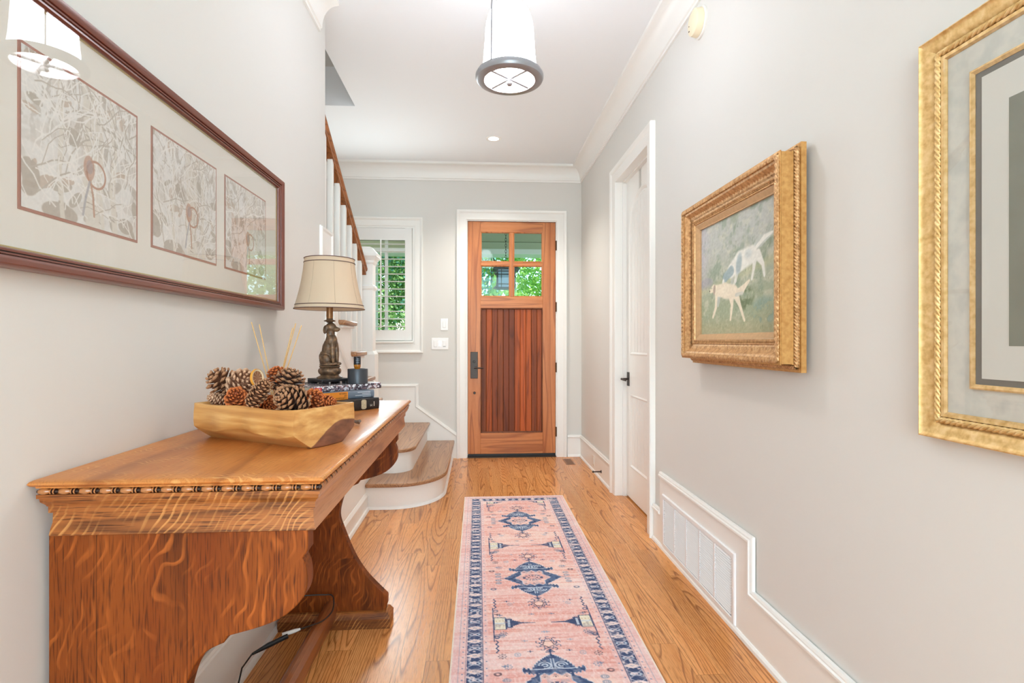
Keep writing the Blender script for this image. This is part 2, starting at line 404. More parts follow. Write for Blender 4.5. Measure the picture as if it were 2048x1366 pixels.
CASE = [(0, 0), (0, .016), (.012, .02), (.03, .021), (.07, .021), (.078, .026), (.09, .033), (.104, .035), (.11, .03), (.11, 0)]
def front_door():
    back = lambda u, v, d: (u, BY-d, v)
    D = sempty('door_1', (.351, BY, 0))
    # casing, jamb (path goes up the left, over, down the right; a is to the right of travel, so negative = outwards)
    outc = [(-a*.93, d) for a, d in CASE]
    m = MB(); m.mould([(-.118, 0), (-.118, 2.456), (.82, 2.456), (.82, 0)], outc, back); m.build('casing', TRIM, D, smooth=25)
    m = MB(); 
    m.mould([(-.13, 0), (-.13, 2.468), (.832, 2.468), (.832, 0)], [(.022, -.14), (.022, .0), (0, .0), (0, -.14)], back)
    m.mould([(-.108, 0), (-.108, 2.446), (.81, 2.446), (.81, 0)], [(0.012, -.14), (.012, -.075), (0, -.075), (0, -.14)], back)
    m.build('jamb', TRIM, D)
    W1 = wood('door_mahogany_stile', (212, 138, 80), (190, 112, 54), (148, 78, 32), 'Zy', ring=1.2, warp=(9, .5), rough=.38, pore=.25)
    W2 = wood('door_mahogany_rail', (212, 138, 80), (190, 112, 54), (148, 78, 32), 'X', ring=1.2, warp=(9, .5), rough=.38, pore=.25)
    fr, bk = BY+.012, BY+.056
    for x0, x1 in ((-.105, .027), (.674, .807)):
        MB().box(x0, x1, fr, bk, .035, 2.442).build('stile', wood('door_mahogany_stile2', (210, 136, 80), (188, 110, 54), (146, 76, 32), 'Z', ring=1.2, warp=(9, .5), rough=.38, pore=.25), D, bevel=.0015)
    for z0, z1 in ((.035, .252), (1.548, 1.664), (2.338, 2.442)):
        MB().box(.027, .674, fr, bk, z0, z1).build('rail', W2, D, bevel=.0015)
    # muntins
    MB().box(.332, .368, fr+.004, bk-.006, 1.664, 2.338).build('muntin', W1, D, bevel=.004)
    MB().box(.027, .674, fr+.005, bk-.007, 1.990, 2.026).build('muntin', W2, D, bevel=.004)
    m = MB(); sp = [(0, 0), (0, .012), (.006, .010), (.012, 0)]
    for x0, x1 in ((.027, .332), (.368, .674)):
        for z0, z1 in ((1.664, 1.990), (2.026, 2.338)):
            m.mould([(x0, z0), (x0, z1), (x1, z1), (x1, z0)], sp, lambda u, v, d: (u, fr+.016-d, v), closed=True)
    m.build('glazing_bead', W1, D)
    g = MB()
    for x0, x1 in ((.027, .332), (.368, .674)):
        for z0, z1 in ((1.664, 1.990), (2.026, 2.338)):
            MB().box(x0, x1, fr+.02, fr+.024, z0, z1).build('glass_pane', glass_mat('door_glass', 1.25, (240, 250, 250)), D)
    # plank panel: eleven v-jointed boards of slightly different tone
    tones = [(122, 70, 50), (160, 88, 54), (124, 68, 46), (132, 76, 52), (118, 64, 46), (112, 62, 46), (166, 92, 60), (178, 98, 60), (168, 94, 58), (132, 74, 50), (146, 82, 56)]
    ms = [wood('door_board_%d' % i, (min(255, t[0]*1.14), t[1]*1.0, t[2]*.66), (t[0], t[1]*.86, t[2]*.55), (t[0]*.72, t[1]*.58, t[2]*.35), 'Z', ring=1, warp=(14, .6), spec=.3, rough=.45, pore=.3, seed=i*3.) for i, t in enumerate(tones)]
    x0, x1 = .027, .674; w = (x1-x0)/11; m = MB()
    for i in range(11):
        a, b = x0+i*w, x0+(i+1)*w; e = .0035
        m.prism([(a, 0), (a, -.004), (a+e, 0), (b-e, 0), (b, -.004), (b, -.02), (a, -.02)], .252, 1.548, lambda u, v, d: (u, fr+.014-v, d), i)
    m.build('plank_panel', ms, D, smooth=0)
    m = MB(); m.mould([(.027, .252), (.027, 1.548), (.674, 1.548), (.674, .252)], [(0, -.012), (0, .002), (.004, .004), (.010, 0), (.014, -.012)], lambda u, v, d: (u, fr-d*.8, v), closed=True)
    m.build('panel_bead', wood('door_bead', (128, 76, 50), (110, 62, 40), (84, 44, 28), 'Z', ring=1, rough=.4), D)
    MB().box(-.102, .804, fr-.002, bk, .012, .035).build('door_sweep', mat('rubber_black', (22, 22, 22), .5), D)
    MB().box(-.108, .81, BY-.02, BY+.14, 0, .012).build('threshold', mat('bronze_sill', (60, 50, 42), .5, .6), D)
    h = MB(); h.box(-.078, -.002, fr-.007, fr, .818, 1.092).build('handle_plate', BRZ, D, bevel=.003)
    pl = [c for c in D.children if c.name.startswith('handle_plate')][0]
    m = MB(); m.tube([(-.04, fr, .93), (-.04, fr-.05, .93)], .009, 12); m.tube([(-.04, fr-.05, .93), (.0, fr-.052, .928), (.055, fr-.048, .925)], [.009, .0075, .006], 12)
    m.build('lever', BRZ, D)
    m = MB(); m.lathe([(0, -.016), (.010, -.016), (.013, -.01), (.013, 0)], (-.04, fr-.006, .99), 20, 'Y'); m.build('thumb_turn', BRZ, D)
    m = MB(); m.lathe([(0, -.012), (.009, -.012), (.013, -.006), (.013, 0)], (-.036, fr, .668), 20, 'Y'); m.build('deadbolt_knob', BRZ, D)
    for z in (.26, .93, 1.56, 2.2):
        MB().lathe([(.007, -.05), (.007, .05)], (.812, BY-.004, z), 12).build('hinge', mat('hinge_bronze', (96, 70, 50), .4, .6), D)

def closet_door():
    D = sempty('door_2', (RX, 3.7, 0)); right = lambda u, v, d: (RX-d, u, v)
    outc = [(-a, d) for a, d in CASE]
    MB().mould([(3.30, 0), (3.30, 2.44), (4.09, 2.44), (4.09, 0)], outc, right).build('casing', TRIM, D, smooth=25)
    m = MB(); m.mould([(3.28, 0), (3.28, 2.46), (4.11, 2.46), (4.11, 0)], [(.018, -.13), (.018, 0), (0, 0), (0, -.13)], right)
    m.mould([(3.298, 0), (3.298, 2.442), (4.092, 2.442), (4.092, 0)], [(.012, -.08), (.012, -.045), (0, -.045), (0, -.08)], right)
    m.build('jamb', TRIM, D)
    X0 = RX+.082; y0, y1 = 3.30, 4.09
    slab = MB(); pf = lambda u, v, d: (X0-d, u, v)
    def arch(a, b, z0, zs, zt, n=14):
        pts = [(a, z0)]; 
        for k in range(n+1):
            t = k/n; y = a+(b-a)*t; s = math.sin(math.pi*t)
            pts.append((y, zs+(zt-zs)*(s**.8 if s > 0 else 0)))
        pts.append((b, z0)); return pts
    pa, pb = y0+.115, y1-.115
    top = arch(pa, pb, 1.10, 2.17, 2.30)
    low = [(pa, .25), (pa, .80), (pb, .80), (pb, .25)]
    # slab is built around the recesses: back sheet, then raised stiles and rails
    slab.box(X0, X0+.035, y0, y1, .012, 2.438)
    TH = .008
    def ribbon(poly, z_lo, z_hi):
        pass
    slab.box(X0-TH, X0, y0, pa, .012, 2.438); slab.box(X0-TH, X0, pb, y1, .012, 2.438)
    slab.box(X0-TH, X0, pa, pb, .012, .25); slab.box(X0-TH, X0, pa, pb, .80, 1.10)
    arc = top[1:-1]
    for (ya, za), (yb, zb) in zip(arc[:-1], arc[1:]):
        slab.prism([(ya, za), (yb, zb), (yb, 2.438), (ya, 2.438)], 0, TH, pf)
    slab.build('door_slab', TRIM, D, smooth=25)
    bead = [(0, 0), (0, .010), (.008, .013), (.016, .008), (.024, .002), (.026, 0)]
    MB().mould(top, bead, pf, closed=True).mould(low, bead, pf, closed=True).build('panel_moulding', TRIM, D, smooth=25)
    m = MB()
    for pz0, pz1f in ((1.12, lambda y: 2.15+.11*math.sin(math.pi*(y-pa)/(pb-pa))), (.27, lambda y: .78)):
        n = 7; w = (pb-pa-.05)/n
        for i in range(n):
            a = pa+.025+i*w; m.box(X0-.005, X0, a+.0025, a+w-.0025, pz0, pz1f(a+w/2))
    m.build('beadboard', TRIM, D, bevel=.0015)
    k = MB(); k.box(X0-.014, X0-.008, 4.005, 4.055, .86, .965); k.tube([(X0-.01, 4.03, .912), (X0-.06, 4.03, .912)], .008, 10)
    k.tube([(X0-.06, 4.035, .912), (X0-.062, 3.99, .910), (X0-.058, 3.93, .908)], [.009, .007, .006], 10); k.build('lever', BRZ, D)

def window():
    Wn = sempty('window_1', (-.98, BY, 1.1)); back = lambda u, v, d: (u, BY-d, v)
    outc = [(-a*.8, d) for a, d in CASE]
    MB().mould([(-1.31, 1.17), (-1.31, 2.38), (-.65, 2.38), (-.65, 1.17)], outc, back, closed=True).build('casing', TRIM, Wn, smooth=25)
    MB().mould([(-1.31, 1.17), (-1.31, 2.38), (-.65, 2.38), (-.65, 1.17)], [(.02, -.13), (.02, .008), (0, .008), (0, -.13)], back, closed=True).build('window_frame', TRIM, Wn)
    MB().box(-1.32, -.66, BY-.045, BY, 1.185, 1.205).build('window_sill', TRIM, Wn, bevel=.004)
    # sash with mullion, pane
    s = MB(); ys0, ys1 = BY+.08, BY+.115
    s.box(-1.29, -1.25, ys0, ys1, 1.19, 2.36); s.box(-.71, -.67, ys0, ys1, 1.19, 2.36); s.box(-1.25, -.71, ys0, ys1, 1.19, 1.25); s.box(-1.25, -.71, ys0, ys1, 2.3, 2.36)
    s.box(-.965, -.935, ys0, ys1, 1.25, 2.3); s.box(-1.25, -.966, ys0+.003, ys1-.003, 2.135, 2.165); s.box(-.934, -.71, ys0+.003, ys1-.003, 2.135, 2.165)
    s.build('sash', TRIM, Wn)
    MB().box(-1.25, -.71, BY+.095, BY+.099, 1.25, 2.3).build('glass_pane', glass_mat('window_glass', 1.25), Wn)
    # plantation shutter
    sh = MB(); a, b = BY-.012, BY+.016
    sh.box(-1.288, -1.222, a, b, 1.21, 2.358); sh.box(-.742, -.674, a, b, 1.21, 2.358); sh.box(-1.222, -.742, a, b, 1.21, 1.318); sh.box(-1.222, -.742, a, b, 2.235, 2.358)
    shp = sh.build('shutter_panel', mat('shutter_white', (236, 236, 234), .4), Wn, bevel=.003)
    for k in range(12):
        z = 2.196-k*.0765; t = R(4); L = MB()
        prof = [(-.032, 0), (-.02, .0045), (0, .0058), (.02, .0045), (.032, 0), (.02, -.0045), (0, -.0058), (-.02, -.0045)]
        L.prism([(p*math.cos(t)-q*math.sin(t), p*math.sin(t)+q*math.cos(t)) for p, q in prof], -1.222, -.742, lambda u, v, d, z=z: (d, BY+.002+u, z+v))
        L.build('louver', mat('shutter_white', (0, 0, 0)), Wn, smooth=50)
    MB().box(-.991, -.977, BY-.045, BY-.033, 1.335, 2.235).build('tilt_rod', TRIM, Wn, bevel=.003)

# ------------------------------------------------------------------ staircase
def staircase():
    S = thing('staircase', 'white painted staircase with oak treads and handrail, curved bottom step beside front door', 'staircase', (-.9, 4.7, 0))
    NB = TRIM; ri = .187
    def round_step(pts, z0, z1, name, m, off=0, bev=.0):
        b = MB(); b.prism(pts, z0, z1, lambda u, v, d: (u, v, d)); return b.build(name, m, S, smooth=40, bevel=bev)
    def outline(x_r, y_f, rad, x_l, y_b, grow=0):
        """starting-step outline: straight right side along the back wall, quarter-ellipse corner, straight front"""
        xr, yf = x_r+grow, y_f-grow; pts = [(xr, y_b)]
        for k in range(13):
            a = R(90)*k/12; pts.append((xr-rad*.9+(rad*.9)*math.cos(a), yf+rad-rad*math.sin(a)))
        pts += [(x_l, yf), (x_l, y_b)]; return pts
    # step one
    r1 = outline(-.268, 3.865, .40, -.80, BY-.016)
    round_step(r1, 0, ri-.028, 'riser', NB)
    q = MB(); q.mould(r1[:-1], [(0, 0), (-.016, 0), (-.014, .008), (-.006, .016), (0, .018)], lambda u, v, d: (u, v, d)); q.build('shoe_moulding', NB, S)
    round_step(outline(-.268, 3.865, .40, -.80, BY-.018, .028), ri-.028, ri, 'tread', TREAD, bev=.008)
    # step two
    round_step(outline(-.518, 4.145, .16, -.80, BY-.016), ri, 2*ri-.028, 'riser', NB)
    round_step(outline(-.518, 4.145, .16, -.80, BY-.018, .028), 2*ri-.028, 2*ri, 'tread', TREAD, bev=.008)
    # landing
    MB().box(-1.93, -.82, 4.33, BY-.016, 0, 3*ri-.028).build('landing_base', NB, S)
    MB().box(-1.93, -.79, 4.30, BY-.018, 3*ri-.028, 3*ri).build('landing', TREAD, S, bevel=.008)
    # upper flight climbs towards the viewer (-Y)
    rise, run = .1925, .3015; SX = -.80
    tips = [(4.355-run*k, .748+rise*k) for k in range(0, 9)]
    SW = wood('oak_tread_end', (170, 118, 88), (150, 100, 72), (110, 72, 50), 'X', ring=2, rough=.35)
    for k, (y, z) in enumerate(tips):
        xr = -.765 if y > 3.1 else -.99
        tr = MB().box(-1.93, -.985, y-run-.02, y, z-.028, z)
        if xr > -.9: tr = MB().prism([(-1.93, y-run-.02), (-.985, y-run-.02), (-.985, max(y-run-.02, 3.032)), (xr, max(y-run-.02, 3.032)), (xr, y), (-1.93, y)], z-.028, z, lambda u, v, d: (u, v, d))
        tr.build('tread', TREAD, S, bevel=.009)
        MB().box(-1.93, SX-.01 if xr > -.9 else -.99, y-.05, y-.032, z-rise, z-.028).build('riser', NB, S)
        if xr > -.9:   # scotia under the nosing
            MB().box(SX-.005, -.778, max(y-run+.01, 3.035), y-.022, z-.045, z-.028).build('tread_scotia', TRIM, S, bevel=.006)
    # closed side below the treads
    side = lambda u, v, d: (SX-.02+d, u, v)
    poly = [(4.33, 0), (4.33, .72)]
    for k in range(1, 5):
        y, z = tips[k]; poly += [(y-.032, tips[k-1][1]-.02), (y-.032, z-.028)]
    yl = 3.03; poly += [(yl, tips[4][1]-.028), (yl, 0)]
    # keep inside the open part (beyond the wall end)
    MB().prism(poly, -.03, .02, side).build('stringer', NB, S, smooth=0)
    MB().box(SX-.06, SX-.006, 3.06, 4.30, 0, .60).build('side_panel', NB, S)
    # raked moulding and panel trim on the stringer face
    zt = lambda y: 1.145-.64*(y-3.18)
    MB().mould([(3.035, zt(3.035)), (4.25, zt(4.25))], [(-.02, 0), (-.02, .008), (-.012, .014), (0, .012), (.012, .016), (.022, .01), (.022, 0)], lambda u, v, d: (SX+d, u, v)).build('raked_moulding', NB, S, smooth=25)
    MB().mould([(3.035, .10), (3.865, .10)], [(-.02, 0), (-.02, .004), (-.008, .012), (0, .016), (.004, .016), (.004, 0)], lambda u, v, d: (SX+d, u, v)).build('base_moulding', NB, S, smooth=25)
    MB().box(SX, SX+.014, 3.035, 3.86, 0, .10).build('base_moulding', NB, S)
    MB().mould([(3.035, .0), (3.85, .0)], [(-.02, .014), (-.018, .024), (-.01, .028), (0, .03), (0, .014)], lambda u, v, d: (SX+d, u, v)).build('shoe_moulding', NB, S)
    # handrail
    hx = -.886; rs = -.618; ye, ze = 4.19, 1.715
    prof = [(-.022, -.060), (.022, -.060), (.022, -.035), (.03, -.026), (.033, -.012), (.026, -.002), (.012, .004), (-.012, .004), (-.026, -.002), (-.033, -.012), (-.03, -.026), (-.022, -.035)]
    vs = []; 
    for y in (2.80, 4.19):
        for a, d in prof: vs.append((hx+a, y, ze+.060+rs*(y-ye)+d))
    k = len(prof); m = MB(); m.add(vs, [tuple(range(k)), tuple(range(k, 2*k))[::-1]]+[(i, (i+1) % k, k+(i+1) % k, k+i) for i in range(k)])
    m.build('handrail', RAILW, S)
    # balusters: two per tread
    y = 4.06
    while y > 3.05:
        zr = ze+rs*(y-ye)
        kk = (4.355-y)/run; zb = .748+rise*math.floor(kk) if kk >= 0 else .561
        MB().box(hx-.016, hx+.016, y-.016, y+.016, zb, zr+.01).build('baluster', NB, S, bevel=.002)
        y -= .158
    # newel post
    nx, ny = -.872, 4.25
    P = MB()
    def sq(h0, h1, a0, a1=None):
        a1 = a0 if a1 is None else a1
        vs = [(nx+sx*a0, ny+sy*a0, h0) for sx, sy in ((-1, -1), (1, -1), (1, 1), (-1, 1))]+[(nx+sx*a1, ny+sy*a1, h1) for sx, sy in ((-1, -1), (1, -1), (1, 1), (-1, 1))]
        P.add(vs, [(0, 3, 2, 1), (4, 5, 6, 7)]+[(i, (i+1) % 4, 4+(i+1) % 4, 4+i) for i in range(4)])
    z0 = .374
    sq(z0, 1.10, .076); sq(1.10, 1.125, .076, .061); sq(1.125, 1.845, .058); sq(1.60, 1.612, .062, .07); sq(1.612, 1.63, .07, .07); sq(1.63, 1.64, .07, .06)
    sq(1.80, 1.815, .06, .068); sq(1.815, 1.83, .068, .068); sq(1.83, 1.86, .068, .09); sq(1.86, 1.885, .092); sq(1.885, 1.93, .088, .05); sq(1.93, 1.94, .05, .03)
    P.build('newel_post', NB, S, smooth=0, bevel=.002)
    # white panelled end post against the wall's end
    o = MB(); o.box(-.853, -.843, 2.925, 3.15, 1.40, 1.828); o.mould([(2.93, 1.40), (2.93, 1.823), (3.15, 1.823), (3.15, 1.40)], [(0, 0), (0, .008), (.012, .008), (.02, 0)], lambda u, v, d: (-.843+d, u, v))
    return S, o
def stairs_all():
    S, o = staircase()
    tag(o.build('wall_panel', mat('panel_white', (246, 246, 244), .3), None), 'narrow white framed panel at the wall end, above the table lamp shade', 'panel')

# ------------------------------------------------------------------ console table
OAKT = wood('quartersawn_oak_top', (206, 134, 68), (190, 114, 50), (146, 80, 30), 'Y', ring=.8, warp=(5, .7), fleck=(236, 180, 110), fdir=R(72), rough=.42, coat=.12, pore=.5, fu=16, fv=22, flw=.3, fal=.6, ffreq=85, famp=4)
OAKX = wood('quartersawn_oak_end', (168, 102, 48), (144, 80, 34), (78, 38, 12), 'Xz', ring=1.2, warp=(6, .7), fleck=(220, 156, 88), fdir=R(128), rough=.42, pore=1., fu=12, fv=8, fal=.6, ffreq=75, famp=3.6, flw=.28, spec=.35)
OAKP = wood('quartersawn_oak_panel', (136, 68, 20), (116, 52, 12), (64, 26, 4), 'Z', ring=1.0, warp=(5, .6), fleck=(192, 104, 42), fdir=R(-14), rough=.5, spec=.2, plank=.172, plen=4, pore=.9, gap=True, vary=.14, flscale=.9, seed=4., fu=8, fv=8, fdet=1.6, flw=.28, fal=.62, ffreq=40, famp=6.5, straight=.05)
OAKF = wood('oak_apron_front', (206, 148, 106), (184, 124, 84), (140, 86, 52), 'Y', ring=1.2, warp=(7, .6), rough=.3, pore=.5, coat=.2)  # paler than the apron ends: the front's sheen is put into the colour
def table():
    T = thing('console_table', 'quartersawn oak console table with beaded edge and scrolled end legs', 'table', (-.575, 1.74, 0))
    x0, x1, y0, y1 = -.846, -.302, 1.06, 2.42; Z = .937
    top = [(x0, y0), (x1, y0), (x1, y1), (x0, y1)]      # travel counter-clockwise: right of travel = outwards
    fn = lambda u, v, d: (u, v, d)
    m = MB(); m.mould(top, [(-.05, Z-.0165), (-.05, Z), (-.006, Z), (-.001, Z-.0025), (.0015, Z-.007), (-.001, Z-.011), (-.007, Z-.0135), (-.008, Z-.0165)], fn, closed=True)
    m.box(x0+.05, x1-.05, y0+.05, y1-.05, Z-.0165, Z); m.build('tabletop', OAKT, T, smooth=40)
    m = MB(); m.mould(top, [(-.05, .824), (-.05, .9205), (-.015, .9205), (-.015, .908), (-.008, .908), (-.008, .9005), (-.011, .9005), (-.012, .893), (-.018, .886), (-.019, .883), (-.0205, .883), (-.0205, .870), (-.0255, .869), (-.025, .85), (-.0225, .838), (-.021, .826), (-.024, .824)], fn, closed=True)
    m.mi = [0]*len(m.mi)
    ap = m.build('apron', [OAKX, OAKF], T, smooth=30)
    for p in ap.data.polygons:
        if p.normal.x > .5 or p.normal.x < -.5: p.material_index = 1
        elif abs(p.normal.y) < .5 and p.center.x > .2: p.material_index = 1
    # bead-and-reel strip on three sides
    B = MB(); per = .0385
    def bead_line(p, q):
        p, q = Vector(p), Vector(q); L = (q-p).length; n = int(round(L/per)); st = L/n; pts = []; rs = []; 
        tbl = [(0, .0028), (.04, .0030), (.10, .0050), (.25, .0064), (.38, .0064), (.52, .0050), (.60, .0030), (.64, .0030), (.65, .0056), (.72, .0056), (.73, .0028), (.80, .0028), (.81, .0056), (.88, .0056), (.89, .0030), (.98, .0028)]
        for i in range(n):
            for t, r in tbl: pts.append(p.lerp(q, (i+t)/n)); rs.append(r)
        o = len(B.f); B.tube(pts, rs, 8)
        for k in range(o, len(B.f)):
            seg = (k-o)//8; t = tbl[seg % len(tbl)][0]
            B.mi[k] = 0 if (.07 < t < .55 or .64 <= t < .7 or .8 <= t < .86) else 1
    zb = .9143; e = .0095
    bead_line((x0+e, y0+e, zb), (x1-e, y0+e, zb)); bead_line((x1-e, y0+e, zb), (x1-e, y1-e, zb)); bead_line((x1-e, y1-e, zb), (x0+e, y1-e, zb))
    B.build('bead_moulding', [mat('bead_oak', (168, 108, 60), .3, coat=.4), mat('bead_groove', (52, 34, 26), .45)], T, smooth=60)
    # end legs: one silhouette in X,Z
    def spl(pts, n=5):
        out = []
        P = [pts[0]]+pts+[pts[-1]]
        for i in range(1, len(P)-2):
            a, b, c, d = [Vector(p) for p in P[i-1:i+3]]
            for k in range(n):
                t = k/n; out.append(tuple(.5*((2*b)+(-a+c)*t+(2*a-5*b+4*c-d)*t*t+(-a+3*b-3*c+d)*t**3)))
        out.append(pts[-1]); return out
    sil = [(-.342, .826), (-.342, .779)]+[(-.352, .765)]+spl([(-.352, .765), (-.344, .742), (-.343, .707), (-.356, .678), (-.39, .648), (-.435, .629), (-.498, .613)])+[(-.505, .600)]
    sil += spl([(-.505, .600), (-.535, .586), (-.555, .566), (-.573, .53), (-.585, .465), (-.566, .40), (-.521, .292), (-.469, .21), (-.384, .120)])+[(-.384, .085), (-.390, .07), (-.390, .05)]
    sil += [(-.836, .05), (-.836, .826)]
    for ya, yb in ((1.095, 1.135), (2.285, 2.325)):
        g = MB().prism(sil, ya, yb, lambda u, v, d: (u, d, v)).build('end_leg', [OAKP], T, smooth=30, bevel=.002)
        # paler front edge of the slab
        pl = MB(); yc = (ya+yb)/2
        pl.mould([(-.800, yc-.022), (-.395, yc-.022), (-.395, yc+.022), (-.800, yc+.022)], [(-.02, 0), (.027, 0), (.027, .04), (.020, .05), (.016, .058), (.008, .064), (-.02, .066)], fn, closed=True)
        pl.box(-.79, -.41, yc-.01, yc+.01, .0, .064)
        pl.build('foot', OAKX, T, smooth=30)
    s = MB(); s.prism([(-.642, .045), (-.642, .095), (-.63, .108), (-.617, .112), (-.604, .108), (-.592, .095), (-.592, .045)], 1.135, 2.285, lambda u, v, d: (u, d, v))
    s.build('stretcher', wood('oak_stretcher', (164, 98, 54), (140, 78, 40), (100, 54, 26), 'Y', ring=1, rough=.3, pore=.5), T, smooth=30)

def bowl():
    A, B, C, D = [Vector(p) for p in ((-.762, 1.481), (-.439, 1.296), (-.332, 1.466), (-.655, 1.651))]
    c = (A+B+C+D)/4; u = (B-A).normalized(); ang = math.atan2(u.y, u.x)
    m, n, l, b = nt('carved_olive_wood')
    tc = n.new('ShaderNodeTexCoord'); mp = n.new('ShaderNodeMapping'); mp.inputs['Scale'].default_value = (2.2, 12, 34)
    l.new(tc.outputs['Object'], mp.inputs[0]); no = n.new('ShaderNodeTexNoise'); no.inputs['Scale'].default_value = 1.8; no.inputs['Detail'].default_value = 5; no.inputs['Distortion'].default_value = .15
    l.new(mp.outputs[0], no.inputs['Vector'])
    light = ramp(n, l, no.outputs[0], [(.25, (176, 116, 60)), (.5, (204, 148, 84)), (.75, (226, 180, 116))])
    dark = ramp(n, l, no.outputs[0], [(.3, (92, 52, 36)), (.7, (140, 88, 62))])
    sp = n.new('ShaderNodeSeparateXYZ'); l.new(tc.outputs['Object'], sp.inputs[0])
    n2 = n.new('ShaderNodeTexNoise'); n2.inputs['Scale'].default_value = 9; l.new(tc.outputs['Object'], n2.inputs['Vector'])
    # heartwood: a blotch low at the right-hand end and along the bottom of the long sides
    f1 = math_n(n, l, 'ADD', math_n(n, l, 'MULTIPLY', math_n(n, l, 'SINE', math_n(n, l, 'ADD', math_n(n, l, 'MULTIPLY', sp.outputs[1], 16), .35)), .036), math_n(n, l, 'MULTIPLY', n2.outputs[0], .022))
    f1 = math_n(n, l, 'SUBTRACT', math_n(n, l, 'ADD', f1, .012), sp.outputs[2])
    f1 = math_n(n, l, 'MINIMUM', f1, math_n(n, l, 'SUBTRACT', sp.outputs[0], .176))
    mk = n.new('ShaderNodeMapRange'); mk.inputs[1].default_value = 0.; mk.inputs[2].default_value = .003; l.new(f1, mk.inputs[0])
    l.new(mixc(n, l, mk.outputs[0], light, dark), b.inputs['Base Color']); b.inputs['Roughness'].default_value = .38
    root = thing('wooden_bowl', 'long rectangular hand-carved wooden dough bowl holding pine cones', 'bowl', (c.x, c.y, .937), ang)
    hl, hw, H = (B-A).length/2, (C-B).length/2, .098
    # loft of rounded rectangles with scalloped sides
    def ring(fx, fy, z, scal=0, wob=0, n=16):
        pts = []; cx, cy = hl*fx, hw*fy
        for k in range(n+1): t = -1+2*k/n; pts.append((cx*t, -cy*(1+.03*(1-t*t))+scal*.0035*math.cos(t*9.5+.6), z+wob*.004*math.cos(t*5)))
        for k in range(1, 7): t = -1+2*k/7; pts.append((cx*(1+.03*(1-t*t)), cy*t, z))
        for k in range(n+1): t = 1-2*k/n; pts.append((cx*t, cy*(1+.045*(1-t*t))-scal*.0035*math.cos(t*9.5), z+wob*.004*math.cos(t*5)))
        for k in range(1, 7): t = 1-2*k/7; pts.append((-cx*(1+.03*(1-t*t)), cy*t, z))
        return pts
    rings = [ring(1.02, .50, 0), ring(1.03, .54, .003), ring(1.02, .74, .018, .8, .5), ring(1.01, .92, .031, 1.2, 1.6), ring(1.0, .96, .036, 1.6, 1.8), ring(.993, .985, .052, 1.5, .5), ring(.997, 1.0, .074, .7), ring(1, 1, .09, 0), ring(1, 1, H, 0, .5),
             ring(.985, .965, H+.001, 0, .5), ring(.96, .92, H-.002), ring(.9, .8, .06), ring(.86, .5, .028), ring(.84, .32, .02)]
    vs = [p for r in rings for p in r]; k = len(rings[0]); fs = [tuple(range(k))[::-1], tuple((len(rings)-1)*k+i for i in range(k))]
    for i in range(len(rings)-1):
        for j in range(k): fs.append((i*k+j, i*k+(j+1) % k, (i+1)*k+(j+1) % k, (i+1)*k+j))
    MB().add(vs, fs).build('bowl_body', m, root, world=False, smooth=32)
    return c, ang

